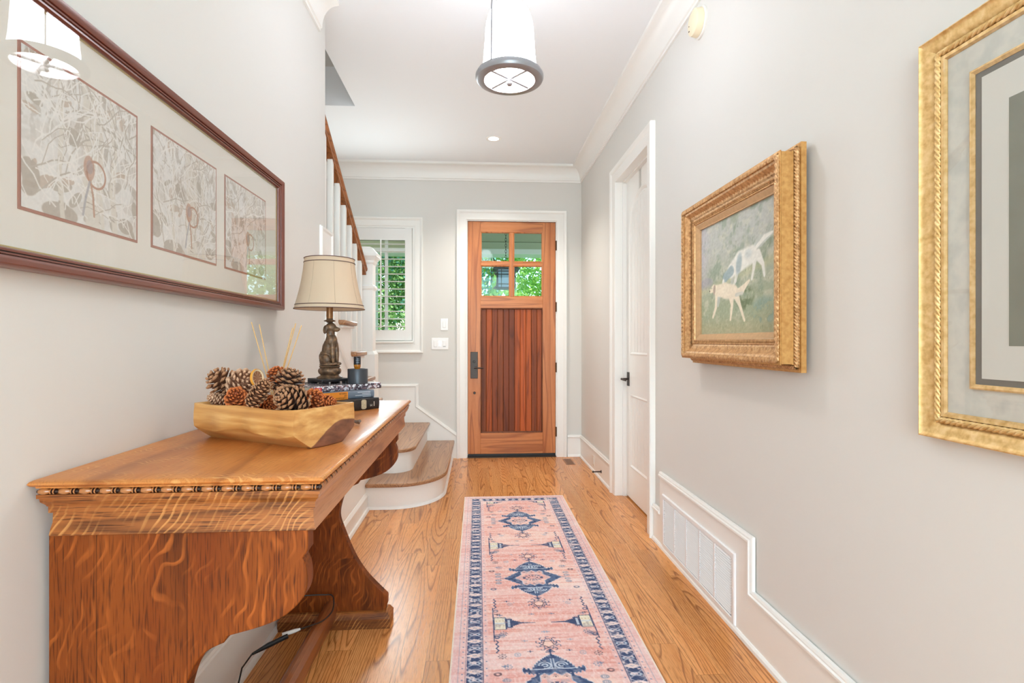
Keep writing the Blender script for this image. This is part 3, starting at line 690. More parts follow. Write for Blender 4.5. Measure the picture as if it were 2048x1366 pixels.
def pinecones(c, ang):
    pal = {'brown': ((112, 68, 42), (184, 134, 96)), 'orange': ((142, 66, 26), (208, 112, 52)), 'pale': ((158, 108, 78), (212, 168, 134)), 'dark': ((78, 48, 34), (174, 126, 90))}
    MT = {k: (mat('cone_%s_scale' % k, a, .7, bump=.4, bscale=200, var=.35), mat('cone_%s_tip' % k, b, .65, var=.3, bscale=160)) for k, (a, b) in pal.items()}
    def cone_mesh(L, Rr, N, opened, kind, seed, slim=0):
        rnd = random.Random(seed); m = MB()
        prof = [(.001, 0)]+[(Rr*.42*math.sin(math.pi*(.12+.8*t)), L*t) for t in [i/8 for i in range(9)]]+[(.001, L*1.0)]
        m.lathe(prof, (0, 0, 0), 10, m=0)
        for i in range(N):
            t = (i+.5)/N; a = i*2.39996+rnd.uniform(-.08, .08); z = L*(.03+.93*t)
            env = math.sin(math.pi*(.16+.78*t))**.75; rc = Rr*.36*env
            ln = Rr*(.68 if not slim else .55)*env*rnd.uniform(.9, 1.12); w = Rr*.29*env*(1.1-.35*t); el = R((-18 if opened else 12)+(70 if opened else 62)*t+rnd.uniform(-6, 6)); th = Rr*.075
            rad = Vector((math.cos(a), math.sin(a), 0)); tan = Vector((-math.sin(a), math.cos(a), 0))
            d = rad*math.cos(el)+Vector((0, 0, 1))*math.sin(el); nn = -rad*math.sin(el)+Vector((0, 0, 1))*math.cos(el)
            o = rad*rc+Vector((0, 0, z))
            st = [(0, .30, .5), (.45, .70, .55), (.74, 1.0, .9), (.90, .78, 1.15), (1.02, .12, .5)]
            vs = []
            for s, ww, tt in st:
                p = o+d*ln*s+nn*(.10*ln*s*s)
                for sx, sz in ((-1, 0), (0, 1), (1, 0), (0, -1)): vs.append(p+tan*w*ww*sx+nn*th*tt*sz)
            fs = []; mi = []
            for k in range(4):
                for q in range(4): fs.append((k*4+q, k*4+(q+1) % 4, k*4+4+(q+1) % 4, k*4+4+q)); mi.append(1 if k >= 2 else 0)
            fs.append((16, 17, 18, 19)); mi.append(1)
            b0 = len(m.f); m.add(vs, fs)
            for k2, v in enumerate(mi): m.mi[b0+k2] = v
        me_o = m.build('pine_cone', list(MT[kind]), None, smooth=30)
        return me_o
    G = 'pine cones heaped in the carved wooden bowl'
    sth, cth = 68/math.hypot(68, 1066), 1066/math.hypot(68, 1066)
    def at(px, py, zc):
        zc *= .975
        xc = (px-1024)/1066*zc; return Vector((xc*cth+zc*sth, -xc*sth+zc*cth, 1.2-(py-683)/1066*zc))
    rows = [  # px, py (centre), depth, length, radius, kind, open, axis (right, up, toward viewer), label
        (446, 766, 1.56, .085, .042, 'brown', 1, (-.75, .65, .1), 'brown open pine cone at far left of bowl, scales splayed upward left'),
        (485, 768, 1.52, .070, .043, 'pale', 1, (.75, .45, .35), 'pale tan wide-open pine cone lying left of the dried orange slice'),
        (437, 799, 1.50, .055, .024, 'pale', 0, (-.8, .3, .5), 'small closed grey-tan pine cone low against left rim of bowl'),
        (473, 797, 1.44, .065, .030, 'orange', 1, (.35, .5, .75), 'orange-brown pine cone low at left front of the heap'),
        (518, 786, 1.36, .095, .029, 'brown', 0, (.62, .75, .3), 'long narrow pine cone leaning right at front centre of heap'),
        (577, 766, 1.44, .072, .041, 'dark', 1, (.25, .85, -.2), 'rounded dark pine cone with pale tips on top of heap, under the reeds'),
        (586, 800, 1.36, .085, .044, 'dark', 0, (-.55, .35, .7), 'large dark pine cone at front right of heap, black gaps between pale tips'),
        (624, 802, 1.44, .070, .032, 'orange', 1, (.6, .3, .55), 'reddish pine cone beside the right-hand front of the heap'),
        (648, 806, 1.455, .065, .028, 'orange', 0, (.9, .15, .1), 'small orange-brown pine cone nearest the bowl right end, in front of books'),
        (556, 754, 1.515, .055, .030, 'orange', 1, (-.3, .8, .2), 'small reddish pine cone behind top of heap, below the reeds'),
        (532, 812, 1.46, .070, .034, 'orange', 0, (.5, .1, .4), 'half-hidden reddish pine cone low in heap, below the long narrow one'),
    ]
    for px, py, zc, L, r, kind, op, ax, lab in rows:
        o = cone_mesh(L, r, int(88 if not op else 74), op, kind, int(px), slim=(r < .03)); tag(o, lab, 'pine cone', G)
        right = Vector((cth, -sth, 0)); fwd = Vector((sth, cth, 0)); d = (right*ax[0]+Vector((0, 0, ax[1]))-fwd*ax[2]).normalized()
        q = d.to_track_quat('Z', 'Y'); o.rotation_mode = 'QUATERNION'; o.rotation_quaternion = q; o.location = at(px, py, zc)-d*L*.5
    # dried orange slice
    p = at(514, 756, 1.42); m = MB(); m.lathe([(.0, -.0025), (.0255, -.0025), (.027, -.004), (.0285, 0), (.027, .004), (.0255, .0025), (0, .0025)], seg=36)
    for i, f in enumerate(m.f): pass
    om, n, l, b = nt('dried_orange'); tc = n.new('ShaderNodeTexCoord'); sp = n.new('ShaderNodeSeparateXYZ'); l.new(tc.outputs['Object'], sp.inputs[0])
    rr = math_n(n, l, 'SQRT', math_n(n, l, 'ADD', math_n(n, l, 'MULTIPLY', sp.outputs[0], sp.outputs[0]), math_n(n, l, 'MULTIPLY', sp.outputs[1], sp.outputs[1])))
    an = math_n(n, l, 'ARCTAN2', sp.outputs[1], sp.outputs[0]); wv = math_n(n, l, 'ABSOLUTE', math_n(n, l, 'SINE', math_n(n, l, 'MULTIPLY', an, 4.5)))
    spoke = math_n(n, l, 'LESS_THAN', wv, .16)
    flesh = mixc(n, l, spoke, (150, 96, 62), (222, 190, 150))
    colr = mixc(n, l, math_n(n, l, 'GREATER_THAN', rr, .0215), flesh, (236, 214, 176)); colr = mixc(n, l, math_n(n, l, 'GREATER_THAN', rr, .0262), colr, (214, 148, 52))
    l.new(colr, b.inputs['Base Color']); b.inputs['Roughness'].default_value = .6
    o = m.build('orange_slice', om, None, smooth=50); tag(o, 'dried orange slice standing upright among the pine cones', 'orange slice')
    o.location = p; d = Vector((1, -.25, .1)).normalized(); o.scale = (.85, .85, .85); o.rotation_mode = 'QUATERNION'; o.rotation_quaternion = d.to_track_quat('Z', 'Y')
    # twig on the table behind the bowl
    t = MB(); P = [at(695, 846, 1.74), at(704, 841, 1.73), at(713, 844, 1.72), at(720, 842, 1.71)]
    t.tube(P, [.005, .004, .0055, .005], 8); t.tube([P[2], P[2]+Vector((.008, .006, -.006))], [.004, .003], 6)
    tag(t.build('twig', mat('twig_grey', (140, 124, 112), .8, bump=.5, var=.3), None), 'short grey twig end lying on table by the bowl right end', 'twig')

def reed_diffuser():
    cx, cy = -.69, 1.86; T = thing('reed_diffuser', 'reed diffuser with five rattan sticks standing behind the bowl', 'diffuser', (cx, cy, .937))
    MB().lathe([(.0, 0), (.03, 0), (.032, .004), (.032, .055), (.026, .066), (.014, .072), (.014, .088), (.016, .09), (.012, .09), (.012, .07), (.0, .068)], (cx, cy, .937), 28).build('bottle', mat('diffuser_bottle', (196, 170, 130), .15), T)
    for dx, dy, z in ((-.077, .0, 1.266), (-.055, .01, 1.258), (.070, .0, 1.262), (.086, .01, 1.255), (.064, -.012, 1.246)):
        s = -1 if dx > 0 else 1
        MB().tube([(cx+s*.011*1, cy, .950), (cx+dx, cy+dy, z)], .0017, 8).build('reed', mat('rattan', (224, 182, 118), .6, var=.15, bscale=90), T)

def books():
    def bk(name, x, y, z, ang, L, D, H, cover, label, inset=.004, pages=(226, 218, 200)):
        T = thing(name, label, 'book', (x, y, z), ang, 'hardback books stacked under the table lamp')
        b = MB(); b.box(0, L, .0, D, 0, .0025); b.box(0, L, 0, D, H-.0025, H)
        n = 8; sp = []
        for k in range(n+1): a = -math.pi/2+math.pi*k/n; sp.append((-.004*math.cos(a), H/2+(H/2)*math.sin(a)))
        b.prism([(p, q) for p, q in sp]+[(.004, H), (.004, 0)], 0, L, lambda u, v, d: (d, u, v))
        b.build('cover', cover, T, world=False, smooth=40)
        MB().box(inset, L-inset, .004, D-inset, .0025, H-.0025).build('pages', mat('book_pages', pages, .8, var=.12, bscale=300), T, world=False)
        return T
    def text(T, s, size, x, z, col, flip=True, y=-.0048, name='lettering', align='LEFT', ext=0):
        cu = bpy.data.curves.new(name, 'FONT'); cu.body = s; cu.size = size; cu.align_x = align; cu.extrude = .0001
        t = bpy.data.objects.new('tmp', cu); me = bpy.data.meshes.new_from_object(t); bpy.data.objects.remove(t); me.materials.clear()
        me.materials.append(mat('ink_%d_%d_%d' % col, col, .6)); o = bpy.data.objects.new(name, me); COL.objects.link(o); o.parent = T
        o.location = (x, y, z); o.rotation_euler = (R(90), R(180) if flip else 0, 0); return o
    a3, a2, a1 = R(46), R(43), R(43.3)
    # bottom: black
    T3 = bk('book', -.565, 1.946, .937, a3, .252, .19, .043, mat('leather_black', (44, 38, 38), .4, bump=.3, bscale=120, var=.3), 'thick black hardback with cream label on spine, bottom of the stack')
    MB().prism([(.170, .008), (.176, .004), (.186, .004), (.192, .008), (.192, .036), (.186, .040), (.176, .040), (.170, .036)], -.0052, -.0030, lambda u, v, d: (u, d, v)).build('spine_label', mat('label_cream', (206, 192, 160), .6, var=.3, bscale=260), T3, world=False)
    text(T3, 'M', .013, .219, .021, (214, 206, 190), True, -.0046); MB().box(.226, .229, -.0046, -.0040, .012, .030).build('lettering', mat('ink_214_206_190', (214, 206, 190)), T3, world=False)
    # middle: orange and grey
    T2 = bk('book', -.612, 1.969, .980, a2, .27, .21, .028, mat('cover_grey_blue', (112, 122, 136), .45), 'orange and slate grey book reading Topography of Terror, middle of the stack')
    MB().box(-.0004, .155, -.0047, -.0005, -.0003, .0283).build('orange_cover', mat('cover_orange', (240, 146, 44), .45), T2, world=False)
    T2c = [c for c in T2.children if c.name.startswith('orange_cover')][0]
    for k, (s, zz) in enumerate((('TOPOGRAPHY', .0085), ('OF', .0165), ('TERROR', .0250))): text(T2, s, .0085, .150, zz, (54, 40, 34), True, -.0050)
    for k, (a, b) in enumerate(((.196, .252), (.216, .252), (.186, .254), (.218, .254))):
        MB().box(a, b, -.0050, -.0046, .0225-.0058*k-.0008, .0225-.0058*k+.0008).build('lettering', mat('ink_white', (236, 238, 242), .6), T2, world=False)
    # top: patterned
    m, n, l, b = nt('photo_montage_cover'); tc = n.new('ShaderNodeTexCoord'); vo = n.new('ShaderNodeTexVoronoi'); vo.inputs['Scale'].default_value = 150; l.new(tc.outputs['Object'], vo.inputs['Vector'])
    sp = n.new('ShaderNodeSeparateColor'); l.new(vo.outputs['Color'], sp.inputs[0])
    l.new(ramp(n, l, sp.outputs[0], [(0, (74, 64, 74)), (.35, (118, 108, 116)), (.55, (204, 202, 208)), (.75, (148, 118, 122)), (.9, (228, 226, 230))]), b.inputs['Base Color']); b.inputs['Roughness'].default_value = .2
    for nd in n:
        if nd.type == 'VALTORGB': nd.color_ramp.interpolation = 'CONSTANT'
    T1 = bk('book', -.618, 2.02, 1.0085, a1, .30, .235, .0225, m, 'thin glossy book with busy black and white photo cover, top of the stack')
    MB().box(.012, .040, -.0048, -.0044, .005, .0175).build('cover_badge', mat('badge_red', (206, 44, 58), .4), T1, world=False)
    text(T1, 'LIFE', .0095, .0265, .0080, (240, 236, 236), False, -.0050, align='CENTER')

def table_lamp():
    cx, cy, z0 = -.603, 2.215, 1.031
    T = thing('table_lamp', 'table lamp with sitting bronze dog base and beige bell shade', 'lamp', (cx, cy, z0))
    black = mat('stand_black', (38, 36, 38), .4)
    a = R(42); h = .064
    def rt(p): return (cx+p[0]*math.cos(a)-p[1]*math.sin(a), cy+p[0]*math.sin(a)+p[1]*math.cos(a), p[2])
    s = MB(); s.box(-h, h, -h, h, z0+.009, z0+.020)
    for sx in (-1, 1):
        for sy in (-1, 1):
            x0, x1 = sorted((sx*h, sx*(h-.03))); y0, y1 = sorted((sy*h, sy*(h-.03))); s.box(x0, x1, y0, y1, z0, z0+.009)
    s.v = [rt(v) for v in s.v]; s.build('plinth', black, T, bevel=.002)
    br, n, l, b = nt('antique_bronze'); tc = n.new('ShaderNodeTexCoord'); no = n.new('ShaderNodeTexNoise'); no.inputs['Scale'].default_value = 55; no.inputs['Detail'].default_value = 6; l.new(tc.outputs['Object'], no.inputs['Vector'])
    l.new(ramp(n, l, no.outputs[0], [(.35, (82, 64, 50)), (.55, (118, 92, 70)), (.75, (176, 134, 92))]), b.inputs['Base Color']); b.inputs['Metallic'].default_value = .35; b.inputs['Roughness'].default_value = .45
    bp = n.new('ShaderNodeBump'); bp.inputs['Strength'].default_value = .5; bp.inputs['Distance'].default_value = .002; l.new(no.outputs[0], bp.inputs['Height']); l.new(bp.outputs[0], b.inputs['Normal'])
    z = z0+.020
    g = MB(); g.lathe([(0, 0), (.05, 0), (.051, .004), (.044, .008), (.036, .012), (.035, .014), (.040, .017), (.0445, .024), (.0455, .031), (.043, .038), (.037, .0425), (.040, .045), (.041, .048), (.039, .051), (.0, .052)], (cx, cy, z), 40)
    g.build('turned_base', br, T, smooth=50)
    zd = z+.052
    # sitting dog, one continuous skin: facing right in the picture
    fx = Vector((.93, -.37, 0)); fy = Vector((-fx.y, fx.x, 0))
    K = 1.40
    def P(f, s_, h_): return Vector((cx, cy, zd))+(fx*f+fy*s_+Vector((0, 0, h_)))*K
    rotz = Matrix(((fx.x, fy.x, 0), (fx.y, fy.y, 0), (0, 0, 1)))
    def E(f, s_, h_, rf, rsd, rh, pitch=0): d.ell(P(f, s_, h_), (rf*K, rsd*K, rh*K), 14, rotz @ Matrix.Rotation(R(pitch), 3, 'Y'))
    d = MB()
    E(0, 0, .002, .031, .029, .005)                        # mound
    E(-.010, 0, .024, .023, .022, .024)                    # rump
    E(-.003, 0, .046, .0205, .0185, .036, 10)              # trunk
    E(.006, 0, .070, .0175, .0165, .024, -4)               # chest
    E(.003, 0, .092, .0125, .012, .022)                    # neck
    E(.004, 0, .110, .0165, .0145, .0150)                  # skull
    E(.020, 0, .105, .0135, .0085, .0080, 8)               # muzzle
    E(.030, 0, .105, .005, .0055, .005)                    # nose
    for s_ in (-1, 1):
        E(-.004, s_*.0150, .104, .0075, .0035, .0135, 8)   # hanging ear
        E(-.002, s_*.020, .016, .018, .010, .0165)         # haunch
        E(.012, s_*.017, .004, .014, .0065, .005)          # hind paw
        E(.017, s_*.0095, .040, .0068, .0068, .036, -3)    # fore leg
        E(.023, s_*.0095, .005, .010, .0068, .005)         # fore paw
    E(-.030, .008, .006, .012, .005, .005)                 # tail
    o = d.build('dog_figure', br, T, smooth=180)
    rm = o.modifiers.new('remesh', 'REMESH'); rm.mode = 'VOXEL'; rm.voxel_size = .0016; rm.use_smooth_shade = True
    sm = o.modifiers.new('smooth', 'SMOOTH'); sm.factor = .6; sm.iterations = 5
    zt = zd+.175
    MB().lathe([(0, 0), (.010, 0), (.014, .004), (.022, .006), (.0235, .009), (.018, .011), (.012, .014), (.0135, .018), (.0, .019)], (cx, cy, zt-.002), 28).build('collar', br, T, smooth=50)
    MB().lathe([(.0125, 0), (.0135, .01), (.0130, .045), (.0135, .07)], (cx, cy, zt+.015), 20).build('stem', mat('gilt_stem', (150, 104, 62), .35, .4, var=.3, bscale=80), T)
    sb, st = 1.332, 1.535; N = 48
    def shade_r(t): return .0975+(.137-.0975)*(t**1.9*.75+.25*t)      # t=0 top, 1 bottom
    prof = [(shade_r(k/16), st-(st-sb)*k/16) for k in range(17)]
    sh = MB(); inn = [(r-.0015, h_) for r, h_ in prof][::-1]
    sh.lathe([(r, h_) for r, h_ in prof]+inn+[prof[0]], (cx, cy, 0), N, cap=False)
    fab, n, l, b = nt('shade_fabric'); b.inputs['Base Color'].default_value = (*srgb((222, 202, 176)), 1); b.inputs['Roughness'].default_value = .8
    tr = n.new('ShaderNodeBsdfTranslucent'); tr.inputs[0].default_value = (*srgb((226, 200, 168)), 1); mx = n.new('ShaderNodeMixShader'); mx.inputs[0].default_value = .25
    l.new(b.outputs[0], mx.inputs[1]); l.new(tr.outputs[0], mx.inputs[2]); l.new(mx.outputs[0], n['Material Output'].inputs[0])
    tc = n.new('ShaderNodeTexCoord'); no = n.new('ShaderNodeTexNoise'); no.inputs['Scale'].default_value = 500; l.new(tc.outputs['Object'], no.inputs['Vector'])
    bp = n.new('ShaderNodeBump'); bp.inputs['Strength'].default_value = .15; bp.inputs['Distance'].default_value = .001; l.new(no.outputs[0], bp.inputs['Height']); l.new(bp.outputs[0], b.inputs['Normal'])
    S = sh.build('lamp_shade', fab, T, smooth=60)
    tm = mat('shade_braid', (92, 62, 58), .6)
    for t in (0, .085, .925, 1.0):
        br2 = MB()
        r = shade_r(t); zz = st-(st-sb)*t
        br2.tube([(cx+(r+.0008)*math.cos(2*math.pi*k/48), cy+(r+.0008)*math.sin(2*math.pi*k/48), zz) for k in range(48)], .0015, 6, closed=True)
        br2.build('braid', tm, S)
    for k in range(8):
        sm_ = MB(); a2 = 2*math.pi*k/8+.42
        sm_.tube([(cx+(shade_r(t)+.0004)*math.cos(a2), cy+(shade_r(t)+.0004)*math.sin(a2), st-(st-sb)*t) for t in [.085+.84*q/10 for q in range(11)]], .0006, 5)
        sm_.build('seam', mat('shade_seam', (186, 164, 138), .7), S)
    c = MB(); c.tube([(cx-.04, cy+.0, z0+.004), (cx-.09, cy-.03, z0+.003), (cx-.13, cy-.02, z0+.003), (cx-.17, cy+.03, z0+.003), (cx-.215, cy+.02, z0-.01), (cx-.235, cy+.02, .95)], .002, 8)
    c.build('power_cord', mat('cord_brown', (44, 34, 30), .5), T)

def oil_diffuser():
    cx, cy = -.484, 2.185; z = 1.0312
    T = thing('oil_diffuser', 'black cylinder diffuser with upturned amber bottle on the top book', 'diffuser', (cx, cy, z))
    MB().lathe([(0, 0), (.0385, 0), (.0395, .001), (.0395, .0575), (.0385, .059), (.030, .059), (.029, .056), (0, .056)], (cx, cy, z), 48).build('canister', mat('charcoal_metal', (66, 70, 76), .38, .3), T)
    MB().lathe([(0, .050), (.009, .050), (.009, .058), (.0125, .064), (.0135, .070), (.0135, .078)], (cx-.002, cy, z), 24).build('bottle', mat('amber_glass', (176, 108, 26), .12, coat=.5), T)
    MB().lathe([(.0139, .076), (.0139, .106), (.0125, .1085), (0, .109)], (cx-.002, cy, z), 24).build('bottle_label', mat('label_black', (26, 28, 34), .35), T)
    lb = [c for c in T.children if c.name.startswith('bottle_label')][0]
    m = MB(); 
    for k, (zz, w) in enumerate(((.100, .35), (.0935, .55), (.088, .3), (.0835, .45))):
        pts = []
        a0 = math.atan2(-cy, -cx)
        for s in range(7): a = a0+.15+(-w+2*w*s/6); pts.append((cx-.002+.0141*math.cos(a), cy+.0141*math.sin(a), z+zz))
        m.tube(pts, .0005, 5)
    m.build('lettering', mat('ink_blue_white', (170, 190, 210), .5), lb)

# ------------------------------------------------------------------ small wall things
def wall_items():
    # return-air grille on the raised baseboard
    T = thing('air_return_grille', 'white louvred air return grille set in the raised baseboard', 'air grille', (RX-.014, 2.58, .02))
    g0, g1, z0, z1 = 2.143, 3.012, .022, .322; f = .026; X = RX-.014; gm = mat('grille_white', (240, 241, 243), .4)
    m = MB(); m.mould([(g0, z0), (g0, z1), (g1, z1), (g1, z0)], [(0, 0), (0, .005), (.004, .009), (f-.003, .009), (f, .006), (f, 0)], lambda u, v, d: (X-d, u, v), closed=True); m.build('grille_frame', gm, T, smooth=25)
    MB().box(X-.0006, X, g0+f, g1-f, z0+f, z1-f).build('duct_back', mat('duct_dark', (96, 96, 98), .8), T)
    w = (g1-g0-2*f)/5
    for k in range(5):
        a = g0+f+k*w+.006; b = a+w-.012; m = MB()
        for q in range(22):
            z = z0+f+.006+q*(z1-z0-2*f-.006)/22
            m.add([(X-.0005, a, z+.0075), (X-.0005, b, z+.0075), (X-.0075, b, z), (X-.0075, a, z), (X-.0075, a, z-.001), (X-.0075, b, z-.001)], [(0, 1, 2, 3), (3, 2, 5, 4)])
        m.build('louvre_bank', gm, T, smooth=0)
    for k in range(1, 5): MB().box(X-.008, X-.001, g0+f+k*w-.006, g0+f+k*w+.006, z0+f, z1-f).build('grille_mullion', gm, T)
    for y in (g0+.013, g1-.013): MB().lathe([(0, -.0015), (.004, -.001), (.0045, 0)], (X-.009, y, .17), 10, 'X').build('screw', gm, T)
    # smoke detector
    T = thing('smoke_detector', 'round ivory smoke detector high on the right wall', 'smoke detector', (RX, 2.52, 2.745))
    MB().lathe([(0, -.012), (.070, -.012), (.074, -.008), (.074, 0)], (RX, 2.52, 2.745), 40, 'X').build('mount', mat('detector_white', (232, 230, 224), .5), T)
    MB().lathe([(0, -.048), (.050, -.047), (.060, -.042), (.066, -.016), (.066, -.0125)], (RX, 2.52, 2.745), 40, 'X').build('cover', mat('detector_ivory', (238, 226, 196), .5), T)
    MB().box(RX-.0492, RX-.047, 2.548, 2.556, 2.715, 2.72).box(RX-.0492, RX-.047, 2.55, 2.554, 2.74, 2.744).build('sensor_hole', mat('hole_dark', (90, 80, 70), .6), T)
    # switches on the back wall
    wm = mat('switch_white', (246, 246, 246), .3); wg = mat('switch_shadow', (216, 216, 218), .4)
    def plate(x0, x1, z0, z1, n, lab, lit=None):
        T = thing('light_switch', lab, 'light switch', ((x0+x1)/2, BY, z0))
        MB().box(x0, x1, BY-.006, BY, z0, z1).build('cover_plate', wm, T, bevel=.003)
        for k in range(n):
            c = (x0+x1)/2+(k-(n-1)/2)*.046
            MB().box(c-.017, c+.017, BY-.0075, BY-.004, (z0+z1)/2-.034, (z0+z1)/2+.034).build('switch_surround', wg, T, bevel=.001)
            e = MB().box(c-.0145, c+.0145, BY-.011, BY-.006, (z0+z1)/2-.031, (z0+z1)/2+.031)
            e.build('rocker', mat('switch_lit', (250, 252, 255), .3, emit=.6) if lit == k else wm, T, bevel=.002)
            if n > 1 and k: MB().box(c-.012, c+.012, BY-.0125, BY-.0105, (z0+z1)/2-.027, (z0+z1)/2-.023).build('dimmer_slider', mat('slider_grey', (170, 172, 176), .4), T)
    plate(-.384, -.309, 1.314, 1.436, 1, 'single white light switch left of the front door, above the wide one')
    plate(-.477, -.304, 1.118, 1.236, 3, 'wide triple white light switch plate left of front door', 1)
    # outlet on the baseboard, door stop, floor register
    T = thing('wall_outlet', 'small white outlet cover in right baseboard near the front door', 'outlet', (RX-.014, 4.86, .06))
    MB().box(RX-.019, RX-.014, 4.82, 4.90, .055, .145).build('cover_plate', mat('outlet_ivory', (232, 226, 214), .4), T, bevel=.002)
    MB().box(RX-.021, RX-.018, 4.842, 4.878, .07, .13).build('socket', TRIM, T, bevel=.001)
    T = thing('door_stop', 'dark bronze rigid door stop on the right baseboard', 'door stop', (RX-.014, 4.56, .075))
    MB().lathe([(0, 0), (.014, 0), (.014, -.003), (.006, -.007), (.005, -.062), (.008, -.064), (.0085, -.075), (.006, -.079), (0, -.079)], (RX-.014, 4.56, .072), 20, 'X').build('rod', BRZ, T)
    T = thing('floor_register', 'flush wooden floor register in the oak boards near the front door corner', 'floor register', (.905, 5.27, 0))
    fm = mat('register_oak', (158, 106, 66), .4)
    m = MB(); m.mould([(.86, 5.14), (.86, 5.40), (.95, 5.40), (.95, 5.14)], [(0, 0), (0, .002), (.012, .002), (.012, 0)], lambda u, v, d: (u, v, d), closed=True)
    m.build('register_frame', fm, T)
    m = MB()
    for k in range(7): x = .875+k*.0102; m.box(x, x+.005, 5.153, 5.387, 0, .0018)
    m.build('slat', fm, T); MB().box(.872, .938, 5.152, 5.388, 0, .0008).build('register_opening', mat('register_dark', (70, 44, 28), .7), T)

# ------------------------------------------------------------------ pendant and ceiling light
def pendant():
    px, py = .139, 2.35
    T = thing('pendant_light', 'frosted white bell pendant light with grey metal ring and crossbar', 'pendant light', (px, py, 2.36))
    pm = mat('pendant_metal', (156, 157, 162), .35, .5)
    sh = bpy.data.materials.new('frosted_lit_glass'); sh.use_nodes = True; n = sh.node_tree.nodes; b = n['Principled BSDF']
    b.inputs['Base Color'].default_value = (.9, .9, .88, 1); b.inputs['Roughness'].default_value = .4; b.inputs['Emission Color'].default_value = (.88, .91, 1, 1); b.inputs['Emission Strength'].default_value = 18
    z = 2.385; prof = [(.1215, 0), (.118, .03), (.113, .08), (.109, .14), (.106, .19), (.101, .225), (.090, .26), (.073, .287), (.052, .305), (.035, .312)]
    inn = [(r-.004, h_) for r, h_ in prof][::-1]
    MB().lathe(prof+inn+[prof[0]], (px, py, z), 64, cap=False).build('glass_shade', sh, T, smooth=60)
    r = MB(); r.lathe([(.112, 2.350), (.138, 2.350), (.146, 2.354), (.150, 2.362), (.150, 2.372), (.147, 2.378), (.143, 2.376), (.143, 2.384), (.128, 2.388), (.122, 2.386), (.112, 2.380), (.112, 2.350)], (px, py, 0), 72, cap=False); r.build('ring', pm, T, smooth=30)
    c = MB()
    for a in (R(40), R(130)):
        dx, dy = math.cos(a)*.115, math.sin(a)*.115
        c.tube([(px-dx, py-dy, 2.362), (px+dx, py+dy, 2.362)], .0085, 8)
    c.build('crossbar', pm, T)
    MB().lathe([(0, 2.330), (.010, 2.331), (.0145, 2.337), (.0145, 2.343), (.008, 2.347), (.016, 2.351), (.0165, 2.368), (.010, 2.374), (0, 2.374)], (px, py, 0), 24).build('finial', pm, T)
    for k in range(2):
        a = R(232+180*k); ca, sa = math.cos(a), math.sin(a)
        MB().tube([(px+ca*.135, py+sa*.135, 2.384), (px+ca*.133, py+sa*.133, 2.50), (px+ca*.131, py+sa*.131, 2.62), (px+ca*.122, py+sa*.122, 2.68), (px+ca*.09, py+sa*.09, 2.74), (px+ca*.02, py+sa*.02, 2.775)], .004, 8).build('rod', pm, T)
    MB().lathe([(0, 2.690), (.038, 2.690), (.040, 2.70), (.040, 2.735), (.030, 2.745), (.012, 2.76), (.012, 2.80), (.008, 2.81), (.008, 2.99), (.06, 2.995), (.066, 3.005), (.066, CH), (0, CH)], (px, py, 0), 32).build('canopy_stem', pm, T, smooth=40)
    MB().lathe([(0, 2.50), (.030, 2.502), (.046, 2.52), (.052, 2.545), (.046, 2.575), (.028, 2.60), (.018, 2.62), (.018, 2.69), (0, 2.69)], (px, py, 0), 28).build('bulb', mat('bulb_grey', (200, 200, 202), .4, emit=2), T, smooth=50)
    lamp('pendant_glow', 'POINT', (px, py, 2.45), 15, (1, .74, .5), .05)
    # recessed can
    cx, cy = .139, 4.78
    T = thing('recessed_light', 'small recessed ceiling downlight near the front door', 'recessed light', (cx, cy, CH-.006))
    MB().lathe([(.046, CH-.004), (.066, CH-.006), (.070, CH-.002), (.070, CH), (.046, CH)], (cx, cy, 0), 40, cap=False).build('trim_ring', mat('can_white', (246, 245, 242), .4), T, smooth=40)
    MB().lathe([(0, CH-.002), (.047, CH-.002)], (cx, cy, 0), 32, cap=False).build('lens', mat('can_lens', (255, 250, 240), .4, emit=8), T)
    s = lamp('downlight', 'SPOT', (cx, cy, CH-.03), 74, (1, .93, .84), .05); s.data.spot_size = R(120); s.data.spot_blend = .8

